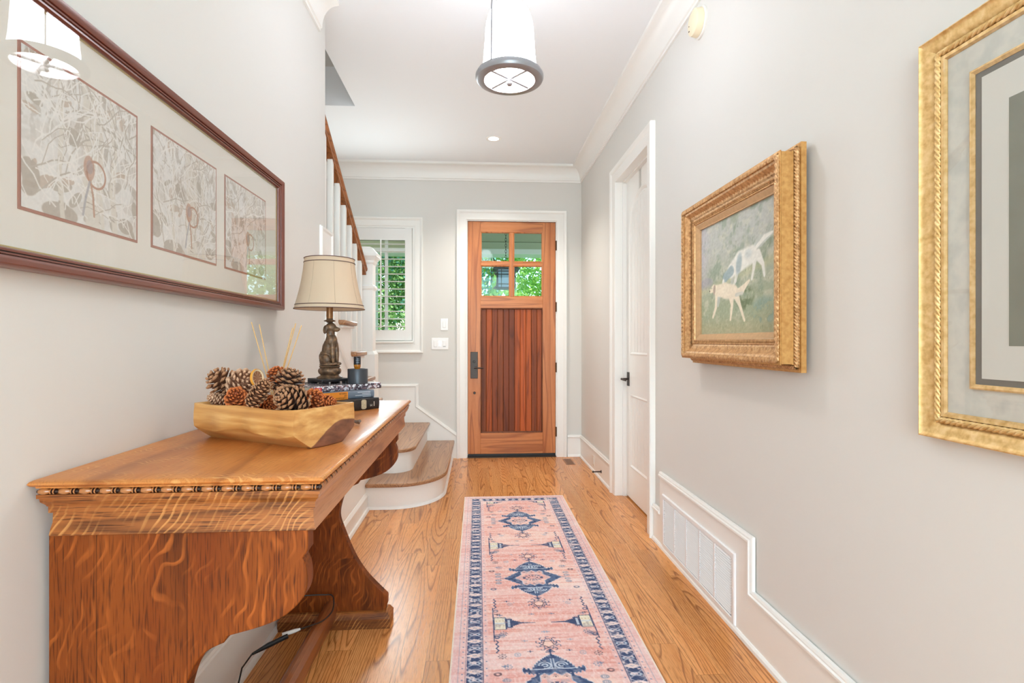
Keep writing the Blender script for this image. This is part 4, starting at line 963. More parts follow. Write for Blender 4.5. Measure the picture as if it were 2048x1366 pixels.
# ------------------------------------------------------------------ framed pictures
MAHO = None
def print_img(nu, nv, k):
    """pale woodland print: tan-grey leaves and white branches around a hooped medallion"""
    x, y = np.meshgrid(np.linspace(0, 1, nu), np.linspace(1, 0, nv)); im = np.zeros((nv, nu, 3)); im[:] = (234, 234, 231)
    rs = np.random.RandomState(11+k)
    n = fbm(x*9, y*9, 5+k); put(im, sst(.50, .62, n)*.5, (212, 208, 200))
    top = sst(.35, .7, 1-y)
    put(im, sst(.50, .6, fbm(x*26, y*14, 9+k))*top*.7, (194, 188, 178))
    for i in range(34):      # leaves
        cx, cy = rs.rand(), rs.rand(); a = rs.rand()*3.14; L = rs.uniform(.04, .10); w = L*rs.uniform(.35, .5)
        u = (x-cx)*math.cos(a)+(y-cy)*math.sin(a); v = -(x-cx)*math.sin(a)+(y-cy)*math.cos(a)
        put(im, sst(1.05, .9, (u/L)**2+(v/w)**2)*.8, [(186, 179, 166), (196, 190, 180), (200, 184, 168)][i % 3])
    for cx, cy, a, b in ((.28, .97, .14, .07), (.05, .80, .08, .12), (.88, .92, .08, .06), (.37, .42, .09, .06)): put(im, sst(1.1, .9, ((x-cx)/a)**2+((y-cy)/b)**2)*.85, (186, 178, 166))
    def stroke(p, w, col, al=1):
        P = np.array(p)
        for q in range(len(P)-1):
            d, t = seg_d(x, y, P[q], P[q+1]); put(im, sst(w*1.15, w*.7, d)*al, col)
    for x0, w in ((.53, .075), (.74, .03), (.27, .02), (.62, .018)):   # birch trunks
        stroke([(x0+.03, 1.02), (x0, .7), (x0+.02, .4), (x0+.0, .0)], w, (226, 222, 212), .95)
        for i in range(12): cy = rs.rand(); stroke([(x0+rs.uniform(-.6, .2)*w, cy), (x0+rs.uniform(.2, .9)*w, cy+.01)], .004, (176, 166, 152), .7)
    for i in range(170):     # twigs
        p = [(rs.rand(), rs.rand())]; a = rs.uniform(-2.4, -.7) if i % 3 else rs.uniform(-3, 0); s = rs.uniform(.05, .1)
        for q in range(rs.randint(4, 8)): a += rs.uniform(-.5, .5); p.append((p[-1][0]+s*math.cos(a), p[-1][1]+s*math.sin(a)))
        stroke(p, rs.uniform(.0032, .006), (241, 240, 236) if i % 4 else (196, 189, 178), .9)
    # hoop with hanging tie
    e = np.abs(np.hypot((x-.585)/.085, (y-.615)/.095)-1); put(im, sst(.12, .06, e), (190, 150, 128))
    put(im, sst(1.1, .9, ((x-.52)/.05)**2+((y-.585)/.09)**2)*.7, (192, 152, 130)); put(im, sst(1.1, .9, ((x-.525)/.03)**2+((y-.575)/.05)**2)*.5, (164, 160, 166))
    stroke([(.53, .67), (.555, .78), (.565, .92)], .009, (194, 158, 136)); stroke([(.525, .68), (.49, .80), (.465, .93)], .01, (176, 176, 180), .8)
    im += (fbm(x*60, y*60, 40+k)[..., None]-.5)*14
    return lin(im)
def left_frame():
    y0, y1, z0, z1 = .885, 2.318, 1.331, 1.877
    T = thing('triptych_frame', 'long mahogany frame with three square woodland prints under glass', 'framed picture', (LX, 1.6, z0))
    fm, n, l, b = nt('mahogany_frame'); b.inputs['Base Color'].default_value = (*srgb((118, 62, 48)), 1); b.inputs['Roughness'].default_value = .3; b.inputs['Coat Weight'].default_value = .35; b.inputs['Coat Roughness'].default_value = .25
    f2 = mat('frame_groove', (44, 24, 20), .45)
    loc = lambda u, v, d: (LX+d, u, v)
    rect = [(y0, z0), (y1, z0), (y1, z1), (y0, z1)]    # counter-clockwise: right = outwards
    m = MB(); m.mould(rect, [(-.036, .004), (-.036, .018), (-.033, .022), (-.029, .022), (-.0285, .019), (-.0265, .019), (-.026, .024), (-.023, .025), (-.0225, .021), (-.0205, .021), (-.020, .027), (-.013, .033), (-.006, .034), (-.001, .029), (0, .022), (0, .004)], loc, closed=True)
    m.build('moulding', fm, T, smooth=40)
    m = MB()
    for a in (-.0275, -.0215): m.mould(rect, [(a-.001, .018), (a-.001, .0205), (a+.001, .0205), (a+.001, .018)], loc, closed=True)
    m.build('groove', f2, T)
    MB().box(LX+.004, LX+.010, y0+.03, y1-.03, z0+.03, z1-.03).build('mat_board', mat('mat_cream', (236, 234, 226), .8), T)
    MB().mould([(y0+.036, z0+.036), (y1-.036, z0+.036), (y1-.036, z1-.036), (y0+.036, z1-.036)], [(-.004, .010), (-.004, .0125), (0, .0125), (0, .010)], loc, closed=True).build('fillet', mat('fillet_gold', (206, 186, 130), .4, .5), T)
    vm = vcol_mat('print_ink', .6)
    ys = ((1.029, 1.372), (1.427, 1.770), (1.825, 2.168))
    for k, (a, b_) in enumerate(ys):
        MB().box(LX+.010, LX+.0112, a, b_, 1.443, 1.756).build('print_border', mat('border_terracotta', (178, 128, 112), .7), T)
        grid_obj('print', 250, 226, lambda U, V, a=a, b_=b_: np.stack([np.full_like(U, LX+.0120), a+.006+(b_-a-.012)*U, 1.449+.301*V], 1), print_img(250, 226, k), vm, T)
    MB().box(LX+.0145, LX+.0165, y0+.034, y1-.034, z0+.034, z1-.034).build('glass_pane', glass_mat('picture_glass', 1.5), T)
def gold_mat(name, c1, c2, c3, rough=.34, carve=0):
    m, n, l, b = nt(name); tc = n.new('ShaderNodeTexCoord'); no = n.new('ShaderNodeTexNoise'); no.inputs['Scale'].default_value = 70; no.inputs['Detail'].default_value = 8; l.new(tc.outputs['Object'], no.inputs['Vector'])
    l.new(ramp(n, l, no.outputs[0], [(.3, c3), (.5, c2), (.68, c1)]), b.inputs['Base Color']); b.inputs['Metallic'].default_value = .4; b.inputs['Roughness'].default_value = rough
    bp = n.new('ShaderNodeBump'); bp.inputs['Strength'].default_value = .25 if not carve else .9; bp.inputs['Distance'].default_value = .001 if not carve else .004
    if carve:
        v = n.new('ShaderNodeTexVoronoi'); v.feature = 'SMOOTH_F1'; v.inputs['Scale'].default_value = carve; l.new(tc.outputs['Object'], v.inputs['Vector']); l.new(v.outputs['Distance'], bp.inputs['Height'])
    else: l.new(no.outputs[0], bp.inputs['Height']); l.new(bp.outputs[0], b.inputs['Normal'])
    return m
def rope(m, rect, fn, d, r, pitch, lobes=2, amp=.35, seg=10, skew=1.0, flat=1.0):
    """twisted rope along the sides of a rectangle (u,v); fn(u,v,depth)"""
    k = len(rect)
    for i in range(k):
        p, q = Vector(rect[i]), Vector(rect[(i+1) % k]); L = (q-p).length; t = (q-p).normalized(); nr = Vector((t.y, -t.x)); n = max(8, int(L/pitch*12)); vs = []; fs = []
        for a in range(n+1):
            s = L*a/n; c = p+t*s
            for b in range(seg):
                th = 2*math.pi*b/seg; ph = lobes*(th*.5+skew*math.pi*s/pitch/lobes*2/2); rr = r*(1-amp+amp*abs(math.cos(ph)))
                o = c+nr*(rr*math.cos(th)); vs.append(fn(o.x, o.y, d+flat*rr*math.sin(th)))
        for a in range(n):
            for b in range(seg): fs.append((a*seg+b, a*seg+(b+1) % seg, (a+1)*seg+(b+1) % seg, (a+1)*seg+b))
        m.add(vs, fs)
    return m
def leaves(m, rect, fn, d, w, pitch, h, lean=.5, off=0):
    """row of raised pointed leaves (acanthus band) along each side"""
    k = len(rect)
    for i in range(k):
        p, q = Vector(rect[i]), Vector(rect[(i+1) % k]); L = (q-p).length; t = (q-p).normalized(); nr = Vector((t.y, -t.x)); n = max(2, int(L/pitch)); st = L/n
        for a in range(n):
            c = p+t*(st*(a+.5))
            for sgn in (1,):
                pts = [(-.48, -.5, 0), (.48, -.5, 0), (.62+lean*.2, .1, .35), (lean, .55, .15), (-.42+lean*.3, .15, .35)]
                base = [fn(*(c+t*(x*st)+nr*(y*w+off)), d+z*h) for x, y, z in pts]; cen = fn(*(c+t*(lean*.25*st)+nr*(.0*w+off)), d+h)
                ve = fn(*(c+t*(.0)+nr*(-.5*w+off)), d+h*.7)
                vs = base+[cen, ve]; m.add(vs, [(0, 6, 5), (6, 1, 5), (1, 2, 5), (2, 3, 5), (3, 4, 5), (4, 0, 5)])
    return m
def beads(m, rect, fn, d, r, pitch):
    k = len(rect)
    for i in range(k):
        p, q = Vector(rect[i]), Vector(rect[(i+1) % k]); L = (q-p).length; n = int(L/pitch)
        for a in range(n):
            c = p.lerp(q, (a+.5)/n); o = Vector(fn(c.x, c.y, d)); m.ell(o, (r, r, r), 6)
    return m
def painting_img(nu, nv):
    """hillside with two white setters (u from near side to far side as seen: u=0 is the LEFT of the picture as viewed)"""
    x, y = np.meshgrid(np.linspace(0, 1.2, nu), np.linspace(1, 0, nv)); im = np.zeros((nv, nu, 3))
    g = sst(.15, .8, y)[..., None]; im[:] = np.array((182, 188, 184))*(1-g)+np.array((158, 170, 142))*g
    n1 = fbm(x*5, y*5, 2); n2 = fbm(x*16, y*20, 8); n3 = fbm(x*40+y*12, y*60, 12)
    put(im, sst(.45, .7, n1)*(1-sst(.5, .75, y))*.8, (150, 162, 142)); put(im, sst(.5, .75, n2)*.5, (206, 208, 190)); put(im, sst(.55, .75, fbm(x*9, y*9, 21))*.5, (120, 140, 120))
    put(im, sst(.22, .02, x)*sst(.75, .3, y)*.6, (186, 186, 200)); put(im, sst(1.2, .6, ((x-.1)/.14)**2+((y-.53)/.06)**2)*.6, (158, 156, 172))
    put(im, sst(.06, 0, np.abs(y-(.47+.12*(1.1-x))))*.45, (190, 194, 150)); put(im, sst(.8, 1, y)*.6, (178, 170, 132))
    put(im, sst(1.2, .3, ((x-.78)/.15)**2+((y-.72)/.11)**2)*sst(.42, .62, n2)*.9, (104, 122, 88)); put(im, sst(1.2, .3, ((x-1.05)/.2)**2+((y-.83)/.12)**2)*sst(.4, .6, n2)*.7, (128, 156, 146))
    for _ in range(260):
        cx, cy = _rs.rand()*1.2, .1+.9*_rs.rand(); a = _rs.uniform(-.5, .5)-1.3; L = _rs.uniform(.01, .035)
        d, t = seg_d(x, y, (cx, cy), (cx+L*math.cos(a), cy+L*math.sin(a))); put(im, sst(.005, .002, d)*.5, [(112, 132, 100), (210, 212, 180), (170, 184, 158), (140, 150, 120)][_ % 4])
    def el(cx, cy, a, b, rot, col, al=1, soft=.2):
        c, s = math.cos(rot), math.sin(rot); u = (x-cx)*c+(y-cy)*s; v = -(x-cx)*s+(y-cy)*c; put(im, sst(1+soft, 1-soft, np.sqrt((u/a)**2+(v/b)**2))*al, col)
    def limb(p, w, col, al=1):
        P = p
        for q in range(len(P)-1):
            d, t = seg_d(x, y, P[q], P[q+1]); ww = w[q]+(w[q+1]-w[q])*t; put(im, sst(1.2, .8, d/ww)*al, col)
    wh, cr, bl, sh = (226, 228, 222), (230, 222, 202), (150, 172, 178), (190, 198, 192)
    # far dog: head down at left, tail up right, blue-grey patches
    limb([(.60, .47), (.565, .60)], [.035, .018], sh, .8); limb([(.66, .48), (.63, .56), (.60, .60)], [.03, .02, .014], wh, .8)
    limb([(.92, .43), (.905, .50), (.88, .575)], [.03, .018, .014], wh, .9); limb([(.96, .40), (1.03, .48), (1.05, .57)], [.045, .02, .014], wh)
    limb([(.88, .36), (1.0, .30), (1.16, .27)], [.022, .045, .012], sh); limb([(.92, .35), (1.05, .285), (1.15, .268)], [.012, .02, .008], wh)
    limb([(.56, .47), (.70, .41), (.88, .385)], [.062, .085, .072], wh); el(.685, .43, .042, .085, .25, bl, .75, .35); el(.83, .37, .05, .035, 0, bl, .35, .5)
    limb([(.56, .47), (.47, .51)], [.045, .04], bl, .9); el(.455, .515, .04, .05, .4, bl, .9); el(.425, .55, .018, .03, .3, wh); el(.418, .575, .008, .008, 0, (110, 110, 116))
    # near dog: cream, head left, tail right
    limb([(.31, .66), (.29, .76), (.235, .845)], [.035, .02, .014], cr); limb([(.35, .67), (.33, .74)], [.03, .02], sh, .8)
    limb([(.56, .67), (.575, .76), (.55, .88)], [.05, .02, .013], cr); limb([(.63, .66), (.70, .77), (.77, .895)], [.05, .02, .013], cr)
    limb([(.31, .61), (.45, .625), (.60, .65)], [.05, .068, .060], cr); limb([(.62, .66), (.73, .65), (.84, .585)], [.022, .035, .01], cr); limb([(.64, .68), (.74, .675)], [.016, .016], sh, .6)
    limb([(.31, .61), (.25, .585)], [.045, .036], cr); el(.235, .59, .034, .032, .2, cr); el(.26, .60, .022, .048, .15, (172, 158, 142), .95); el(.195, .605, .026, .018, .3, cr); el(.172, .602, .008, .008, 0, (70, 64, 62)); el(.215, .582, .005, .005, 0, (70, 64, 62))
    im += (n3[..., None]-.5)*26
    return lin(im)
def dog_painting():
    y0, y1, z0, z1 = 1.662, 2.535, 1.098, 1.848
    T = thing('dog_painting', 'painting of two white setters on a hillside in a deep carved gilt frame', 'framed painting', (RX, 2.1, z0))
    g1 = gold_mat('antique_gilt', (222, 180, 130), (204, 158, 108), (170, 124, 78), .45, 120); g2 = gold_mat('gilt_flat', (206, 158, 94), (196, 146, 84), (180, 128, 68), .45)
    loc = lambda u, v, d: (RX-d, u, v)
    # seen from the room, increasing y runs to the left: order the rectangle so that 'right of travel' points outwards
    rect = [(y0, z0), (y1, z0), (y1, z1), (y0, z1)]
    m = MB(); m.mould(rect, [(0, .018), (0, .036), (-.006, .037), (-.006, .038), (-.03, .038), (-.03, .018)], loc, closed=True); m.build('back_board', g2, T)
    e = .026; r2 = [(y0+.012, z0+e), (y1-e, z0+e), (y1-e, z1-e), (y0+.012, z1-e)]
    m = MB(); m.mould(r2, [(-.02, .036), (-.004, .036), (-.004, .055), (-.02, .055)], loc, closed=True)
    rope(m, [(y0+.009, z0+.018), (y1-.018, z0+.018), (y1-.018, z1-.018), (y0+.009, z1-.018)], loc, .046, .0085, .016, 4, .45, seg=16, skew=1.4); m.build('carved_underband', g1, T, smooth=45)
    # box side
    m = MB(); m.mould(r2, [(-.01, .054), (.0, .054), (.0, .058), (-.002, .06), (-.002, .094), (.001, .097), (.001, .1), (-.006, .102), (-.022, .100), (-.022, .054)], loc, closed=True); m.build('side_board', g2, T, smooth=30)
    a0 = r2[0][0]; 
    def ins(k): return [(r2[0][0]+k, r2[0][1]+k), (r2[1][0]-k, r2[1][1]+k), (r2[2][0]-k, r2[2][1]-k), (r2[3][0]+k, r2[3][1]-k)]
    m = MB(); rope(m, ins(.0125), loc, .1, .0105, .022, 4, .35, seg=16, flat=.8, skew=1.2); leaves(m, ins(.0125), loc, .104, .018, .020, .006, .5); m.build('leaf_torus', g1, T, smooth=40)
    m = MB(); m.mould(ins(.022), [(-.0, .054), (.0, .098), (-.008, .096), (-.012, .092), (-.018, .084), (-.028, .076), (-.038, .072), (-.042, .072), (-.042, .054)], loc, closed=True); m.build('cove', g1, T, smooth=30)
    m = MB(); leaves(m, ins(.0415), loc, .077, .024, .019, .0055, .35, 0); leaves(m, ins(.050), loc, .075, .014, .0125, .004, -.3, 0); m.build('acanthus_band', g1, T, smooth=50)
    m = MB(); m.mould(ins(.064), [(0, .054), (0, .074), (-.003, .076), (-.006, .074), (-.007, .070), (-.013, .070), (-.014, .073), (-.018, .074), (-.020, .070), (-.020, .054)], loc, closed=True); beads(m, ins(.074), loc, .072, .0034, .008); m.build('bead_band', g1, T, smooth=30)
    m = MB(); m.mould(ins(.084), [(0, .045), (0, .068), (-.004, .068), (-.022, .058), (-.025, .058), (-.025, .045)], loc, closed=True); m.build('liner', mat('liner_tan', (204, 166, 122), .45, .15, var=.15), T, smooth=0)
    q = ins(.108); a, b = q[0][0], q[1][0]; c, d_ = q[0][1], q[2][1]
    cm = vcol_mat('oil_paint', .55, .35, 260)
    im = painting_img(240, 200)
    # viewed from the room the left edge of the picture is the far side (largest y)
    grid_obj('canvas', 240, 200, lambda U, V: np.stack([np.full_like(U, RX-.050), b-(b-a)*U, c+(d_-c)*V], 1), im, cm, T)
    MB().box(RX-.049, RX-.03, a-.01, b+.01, c-.01, d_+.01).build('canvas_stretcher', mat('canvas_back', (170, 150, 120), .8), T)
def gold_frame():
    y1, z0, z1 = 1.212, .977, 1.905; y0 = .46
    T = thing('gold_framed_picture', 'large matted grey picture in gold rope-edged frame, nearest on right wall', 'framed picture', (RX, .85, z0))
    loc = lambda u, v, d: (RX-d, u, v)
    gm = gold_mat('bright_gilt', (238, 206, 150), (226, 190, 128), (204, 162, 98), .5)
    rect = [(y0, z0), (y1, z0), (y1, z1), (y0, z1)]
    m = MB(); m.mould(rect, [(-.062, .004), (-.062, .012), (-.058, .016), (-.051, .017), (-.050, .012), (-.034, .012), (-.032, .014), (-.028, .017), (-.020, .0205), (-.011, .0225), (-.005, .026), (-.003, .029), (0, .0275), (0, .004)], loc, closed=True); m.build('moulding', gm, T, smooth=30)
    r3 = [(y0+.042, z0+.042), (y1-.042, z0+.042), (y1-.042, z1-.042), (y0+.042, z1-.042)]
    m = MB(); rope(m, r3, loc, .0145, .0082, .024, 4, .5, seg=20, skew=1.7); m.build('rope_band', gm, T, smooth=60)
    mm, n, l, b = nt('marbled_mat'); tc = n.new('ShaderNodeTexCoord'); no = n.new('ShaderNodeTexNoise'); no.inputs['Scale'].default_value = 22; no.inputs['Detail'].default_value = 6; l.new(tc.outputs['Object'], no.inputs['Vector'])
    l.new(ramp(n, l, no.outputs[0], [(.35, (206, 208, 200)), (.55, (222, 222, 212)), (.7, (214, 214, 206))]), b.inputs['Base Color']); b.inputs['Roughness'].default_value = .8
    MB().box(RX-.010, RX-.004, y0+.05, y1-.05, z0+.05, z1-.05).build('mat_board', mm, T)
    def rr(k, kz=None): kz = kz or k; return [(y0+k, z0+kz), (y1-k, z0+kz), (y1-k, z1-kz), (y0+k, z1-kz)]
    k = .120
    MB().mould(rr(k), [(0, .010), (0, .015), (-.004, .016), (-.011, .0125), (-.011, .010)], loc, closed=True).build('inner_fillet', gm, T)
    MB().box(RX-.0112, RX-.010, y0+k+.01, y1-k-.01, z0+k+.01, z1-k-.01).build('dark_mat', mat('mat_charcoal', (120, 116, 108), .8), T)
    MB().box(RX-.0125, RX-.0112, y0+k+.026, y1-k-.026, z0+k+.024, z1-k-.024).build('white_mat', mat('mat_white', (222, 222, 214), .8), T)
    MB().box(RX-.0135, RX-.0125, y0+k+.085, y1-k-.085, z0+k+.094, z1-k-.094).build('print', mat('print_grey_green', (136, 138, 124), .7, var=.12, bscale=14), T)
    MB().box(RX-.0175, RX-.0155, y0+.058, y1-.058, z0+.058, z1-.058).build('glass_pane', glass_mat('picture_glass', 1.5), T)

# ------------------------------------------------------------------ rug
def rug_img(nu, nv, Wd, Ln):
    x, s = np.meshgrid(np.linspace(0, Wd, nu), np.linspace(0, Ln, nv)); im = np.zeros((nv, nu, 3))
    c = Wd/2; ax = np.abs(x-c)
    pk, lp, pe, nv_, sb, lb, be, br = (229, 176, 168), (240, 220, 217), (242, 214, 200), (62, 78, 112), (108, 128, 160), (205, 214, 226), (232, 224, 204), (72, 58, 70)
    im[:] = pk
    st = fbm(x*5, s*90, 3, 3); big = fbm(x*3, s*4, 14)
    put(im, sst(.35, .75, big)*.75, lp); put(im, sst(.5, .7, fbm(x*4+9, s*6, 31))*.6, pe); put(im, sst(.52, .72, st)*.6, (220, 150, 136)); put(im, sst(.5, .3, st)*.4, (240, 220, 212))
    e = np.minimum(np.minimum(x, Wd-x), np.minimum(s, Ln-s)); side = np.minimum(x, Wd-x) <= np.minimum(s, Ln-s)
    t = np.where(side, s, x)
    m_in = (e < .142)
    put(im, m_in*.45, (230, 200, 202))
    wear = fbm(x*60, s*60, 50, 3); put(im, sst(.45, .75, fbm(x*150, s*70, 52, 3))*.45, (244, 228, 224))
    def P(mask, col, a=.90, w=.42): put(im, mask*a*(1-w*sst(.5, .75, wear)), col)
    line = lambda q, pos, w: sst(w, w*.5, np.abs(q-pos))
    P(line(e, .030, .0016), sb, .7); P(line(e, .056, .0014), nv_, .8); P(line(e, .121, .0014), nv_, .8)
    # dots in the guards
    for pos, per in ((.044, .034), (.133, .042)):
        f = np.mod(t/per, 1)-.5; d = np.hypot(f*per, e-pos); P(sst(.0042, .0022, d), sb, .9)
    # main navy border
    band = sst(.058, .060, e)*sst(.119, .117, e); P(band, nv_, .97, .22)
    v = (e-.0885)/.030; per = .098; f = np.mod(t/per, 1); f1 = np.minimum(np.abs(f-.25), 1-np.abs(f-.25)); f2 = np.abs(f-.75)
    dia = np.abs(v)*.55+f1*4.6; P(band*sst(.80, .70, dia), lp); P(band*sst(.46, .40, dia), pe); P(band*sst(.2, .14, dia), nv_)
    lf = np.hypot(v*1.15, f2*8.2); P(band*sst(.95, .85, lf)*sst(.52, .62, lf), lb, .85); P(band*sst(.35, .28, lf), lp)
    zz = np.abs(np.abs(v)-np.abs(np.mod(f*2, 1)*2-1)); P(band*sst(.15, .07, zz), (216, 206, 216), .7)
    P(band*sst(.64, .72, fbm(x*70+4, s*70, 77, 2)), lp, .8)
    P(line(e, .0615, .0012)+line(e, .1155, .0012), lp, .5)
    field = (e > .142)
    # medallions
    s0 = .567; per = .86
    k = np.round((s-s0)/per); ds = s-(s0+k*per); ads = np.abs(ds)
    def stepq(q, n): return np.floor(q*n+.5)/n
    def poly(mask, col, a=.95): P(mask*field, col, a)
    wob = .006*(fbm(x*55, s*55, 71, 2)-.5)*2
    jag = .0065*np.abs(np.mod(ads/.016, 1)*2-1)
    def body_(g): return sst(.002, -.002, np.maximum(ax+ads*1.12-(.150+g)+jag, ads-(.104+g))+wob*.5)
    def crown_(g): u_ = np.clip((ads-.075)/(.120+g), 0, 1); return sst(.002, -.002, stepq(ax, 120)-(.088+g)*(1-u_**1.7)**.8)*(ads > .08)*(ads < .196+g)
    def wing_(g): return sst(.002, -.002, np.abs(ads-.092-(ax-.08)*.35)-(.013+g)*(1-.0*ax)-.004*np.sign(np.sin(ax*420)))*(ax > .06)*(ax < .114+g)
    def tip_(g): return sst(.002, -.002, ads-(.0045+g)*(1.9-ax/.1))*(ax > .12)*(ax < .168+g)
    outl = np.clip(body_(.004)+crown_(.004)+wing_(.003)+tip_(.002), 0, 1); poly(outl, lb, .85)
    nav = np.clip(body_(0)+crown_(0)+wing_(0)+tip_(0), 0, 1); poly(nav, nv_, .97)
    poly(nav*sst(.38, .66, fbm(x*70, s*70, 66, 3))*.75, sb, .9)
    # scrolls in the crowns
    for cx_, cy_, r_ in ((.031, .128, .019), (.031, .128, .0085)): poly(sst(.0036, .0018, np.abs(np.hypot((ax-cx_)*.85, ads-cy_)-r_))*((ax-cx_ < .006) | (ads > cy_)), lb, .95)
    poly(sst(.0035, .0018, np.abs(ads-.105-.08*np.abs(ax-.05)))*(ax < .088), lb, .9); poly(sst(.003, .0015, np.abs(ax-.005))*(ads > .105)*(ads < .17), lb, .8)
    # inner pink star with teeth
    tooth = .016*np.abs(np.mod(x/.040, 1)*2-1)
    def star_(g): return np.maximum(sst(.002, -.002, np.maximum(ax-(.054+g), ads+tooth-(.080+g))), sst(.002, -.002, ax+ads*1.05-(.092+g)+.004*np.abs(np.mod(ads/.02, 1)*2-1)))*(ads < .088)
    poly(star_(.004), lb, .9); poly(star_(0), pk, 1); poly(star_(0)*sst(.4, .65, st), pe, .7); poly(star_(0)*sst(.5, .7, fbm(x*30, s*60, 15)), lp, .6)
    an = np.arctan2(ads, ax)
    ce = np.hypot(ax/.044, ads/.027); poly(sst(.22, .12, np.abs(ce-1))*(np.sin(an*14) > -.35), nv_, .85); poly(sst(.16, .08, np.abs(ce-.5))*(np.sin(an*10) > -.2), br, .6)
    for dx, dy in ((0, .060), (.040, .060)): poly(sst(.0045, .002, np.hypot(ax-dx, ads-dy)), br, .8); poly(sst(.002, .001, np.abs(np.abs(ax-dx)-np.abs(ads-dy-.010)))*(np.abs(ads-dy-.008) < .008), br, .5)
    # pendants
    py_ = ads-.268; pr = np.hypot(ax, py_); an = np.arctan2(py_, ax); oc = np.maximum(np.maximum(ax, np.abs(py_)), (ax+np.abs(py_))*.74)
    poly(sst(.004, .002, np.abs(oc-.031-.004*np.sin(an*10))), nv_, .85)
    for q_ in range(10):
        a_ = q_*2*np.pi/10+.3; hx_, hy_ = .043*np.cos(a_), .043*np.sin(a_); hr = np.hypot(np.abs(x-c)*np.sign(x-c)-hx_, py_-hy_); poly(sst(.0028, .0014, np.abs(hr-.0075))*(np.cos(np.arctan2(py_-hy_, (x-c)-hx_)-a_-1.2) > -.4), nv_, .8)
    pent = pr*np.cos(np.mod(an+.3, 2*np.pi/5)-np.pi/5); poly(sst(.0215, .020, pent), pe, .7); poly(sst(.0028, .0014, np.abs(pent-.0195)), br, .85)
    poly(line(ax, 0, .0045)*(ads > .190)*(ads < .232), nv_); poly(sst(.004, .002, np.abs(ads-.212))*(ax < .018), nv_); poly(sst(.0035, .002, np.abs(ads-.226+ax*.4))*(ax < .012), nv_)
    # hammers and brackets at the midpoints
    dm = s-(s0-per/2+np.round((s-(s0-per/2))/per)*per); adm = np.abs(dm); bx = np.minimum(x, Wd-x)
    poly(line(bx, .166, .0028)*(adm < .135), nv_); poly(sst(.0045, .002, np.abs(bx-.172-.010*np.abs(np.mod(adm/.028, 1)*2-1)))*(adm > .125)*(adm < .215), nv_); poly(sst(.004, .002, np.abs(np.hypot(bx-.178, adm-.105)-.009)), nv_, .8)
    blk = (bx > .169)*(bx < .218)*(adm < .050); poly(blk*1., nv_); poly((bx > .172)*(bx < .215)*(adm < .046)*1., be, 1); poly((bx > .172)*(bx < .215)*(adm < .005)*1., lb, .8); poly(sst(.0045, .0025, np.hypot(np.mod(bx-.172, .0145)-.007, np.mod(adm, .028)-.020))*blk, (186, 160, 130), .8)
    w = np.interp(bx, [.218, .222, .243, .250, .262, .275, .285, .345], [.040, .036, .036, .022, .016, .010, .0045, .002]); poly((bx > .218)*(bx < .345)*sst(1.05, .9, adm/(w*(1+.25*(np.mod(bx/.008, 1) > .5)))), nv_, .95); poly((bx > .226)*(bx < .236)*(adm < .028)*1., lb, .85)
    # small scattered motifs, mirrored left-right and per repeat
    rs = np.random.RandomState(5)
    for i in range(46):
        mx, ms = rs.uniform(.0, .21), rs.uniform(-.43, .43)
        if abs(ms) < .20 and mx < .17-.4*max(0, abs(ms)-.09) or (mx < .07 and abs(ms) < .34): continue
        if abs(abs(ms)-.43) < .06: continue
        col = [nv_, sb, (150, 168, 192), br][i % 4]; dx, dy = ax-mx, ds-ms; r_ = np.hypot(dx, dy); kd = i % 5
        if kd == 0: poly(sst(.0055, .003, r_), col, .8); poly(sst(.004, .002, np.abs(r_-.011)), col, .5)
        elif kd == 1: poly(sst(.003, .0015, np.abs(dy))*(np.abs(dx) < .013)+sst(.003, .0015, np.abs(dx))*(np.abs(dy) < .008), col, .75)
        elif kd == 2: an2 = np.arctan2(dy, dx); poly(sst(.0035, .0015, np.abs(r_-.012-.004*np.cos(an2*8))), col, .7); poly(sst(.005, .003, r_), col, .7)
        elif kd == 3: poly(sst(.004, .002, np.abs(np.hypot(dx/1.4, dy)-.008)), col, .7)
        else: poly(sst(.0045, .002, np.abs(dx)+np.abs(dy)*.7), col, .8)
    for sx, sy in ((.175, .02), (.175, -.05)):
        for sg in (1, -1):
            e1 = np.hypot((ax-sx)/1.35, ds*sg-sy); poly(sst(.013, .011, e1), (140, 146, 164), .75); poly(sst(.009, .007, e1)*(np.mod(x/.004, 1) > .5), lp, .7)
    # hem and woven texture
    P(sst(.006, .004, e), (236, 222, 208), 1, 0)
    wv = .5*(np.sin(x*2*np.pi/.006)+np.sin(s*2*np.pi/.006)); im += wv[..., None]*2.5+(fbm(x*240, s*240, 90, 2)[..., None]-.5)*22
    return lin(im)
def rug():
    x0, x1, yf, L = -.101, .656, 4.115, 3.05
    T = thing('runner_rug', 'faded pink and navy patterned runner rug with three medallions on oak floor', 'rug', ((x0+x1)/2, yf-L/2, 0))
    nu, nv = 290, 1000
    Ln = L
    img = rug_img(nu, nv, x1-x0, Ln)
    def fn(U, V):
        return np.stack([x0+(x1-x0)*U, yf-Ln*V, .0042+.0004*np.sin(U*9+V*30)], 1)
    o = grid_obj('pile', nu, nv, fn, img, vcol_mat('rug_weave', .9, .25, 500, spec=.1), T)
    MB().box(x0-.0015, x1+.0015, yf-L-.0015, yf+.0015, .0005, .0036).build('backing', mat('rug_hem', (232, 220, 206), .9), T)

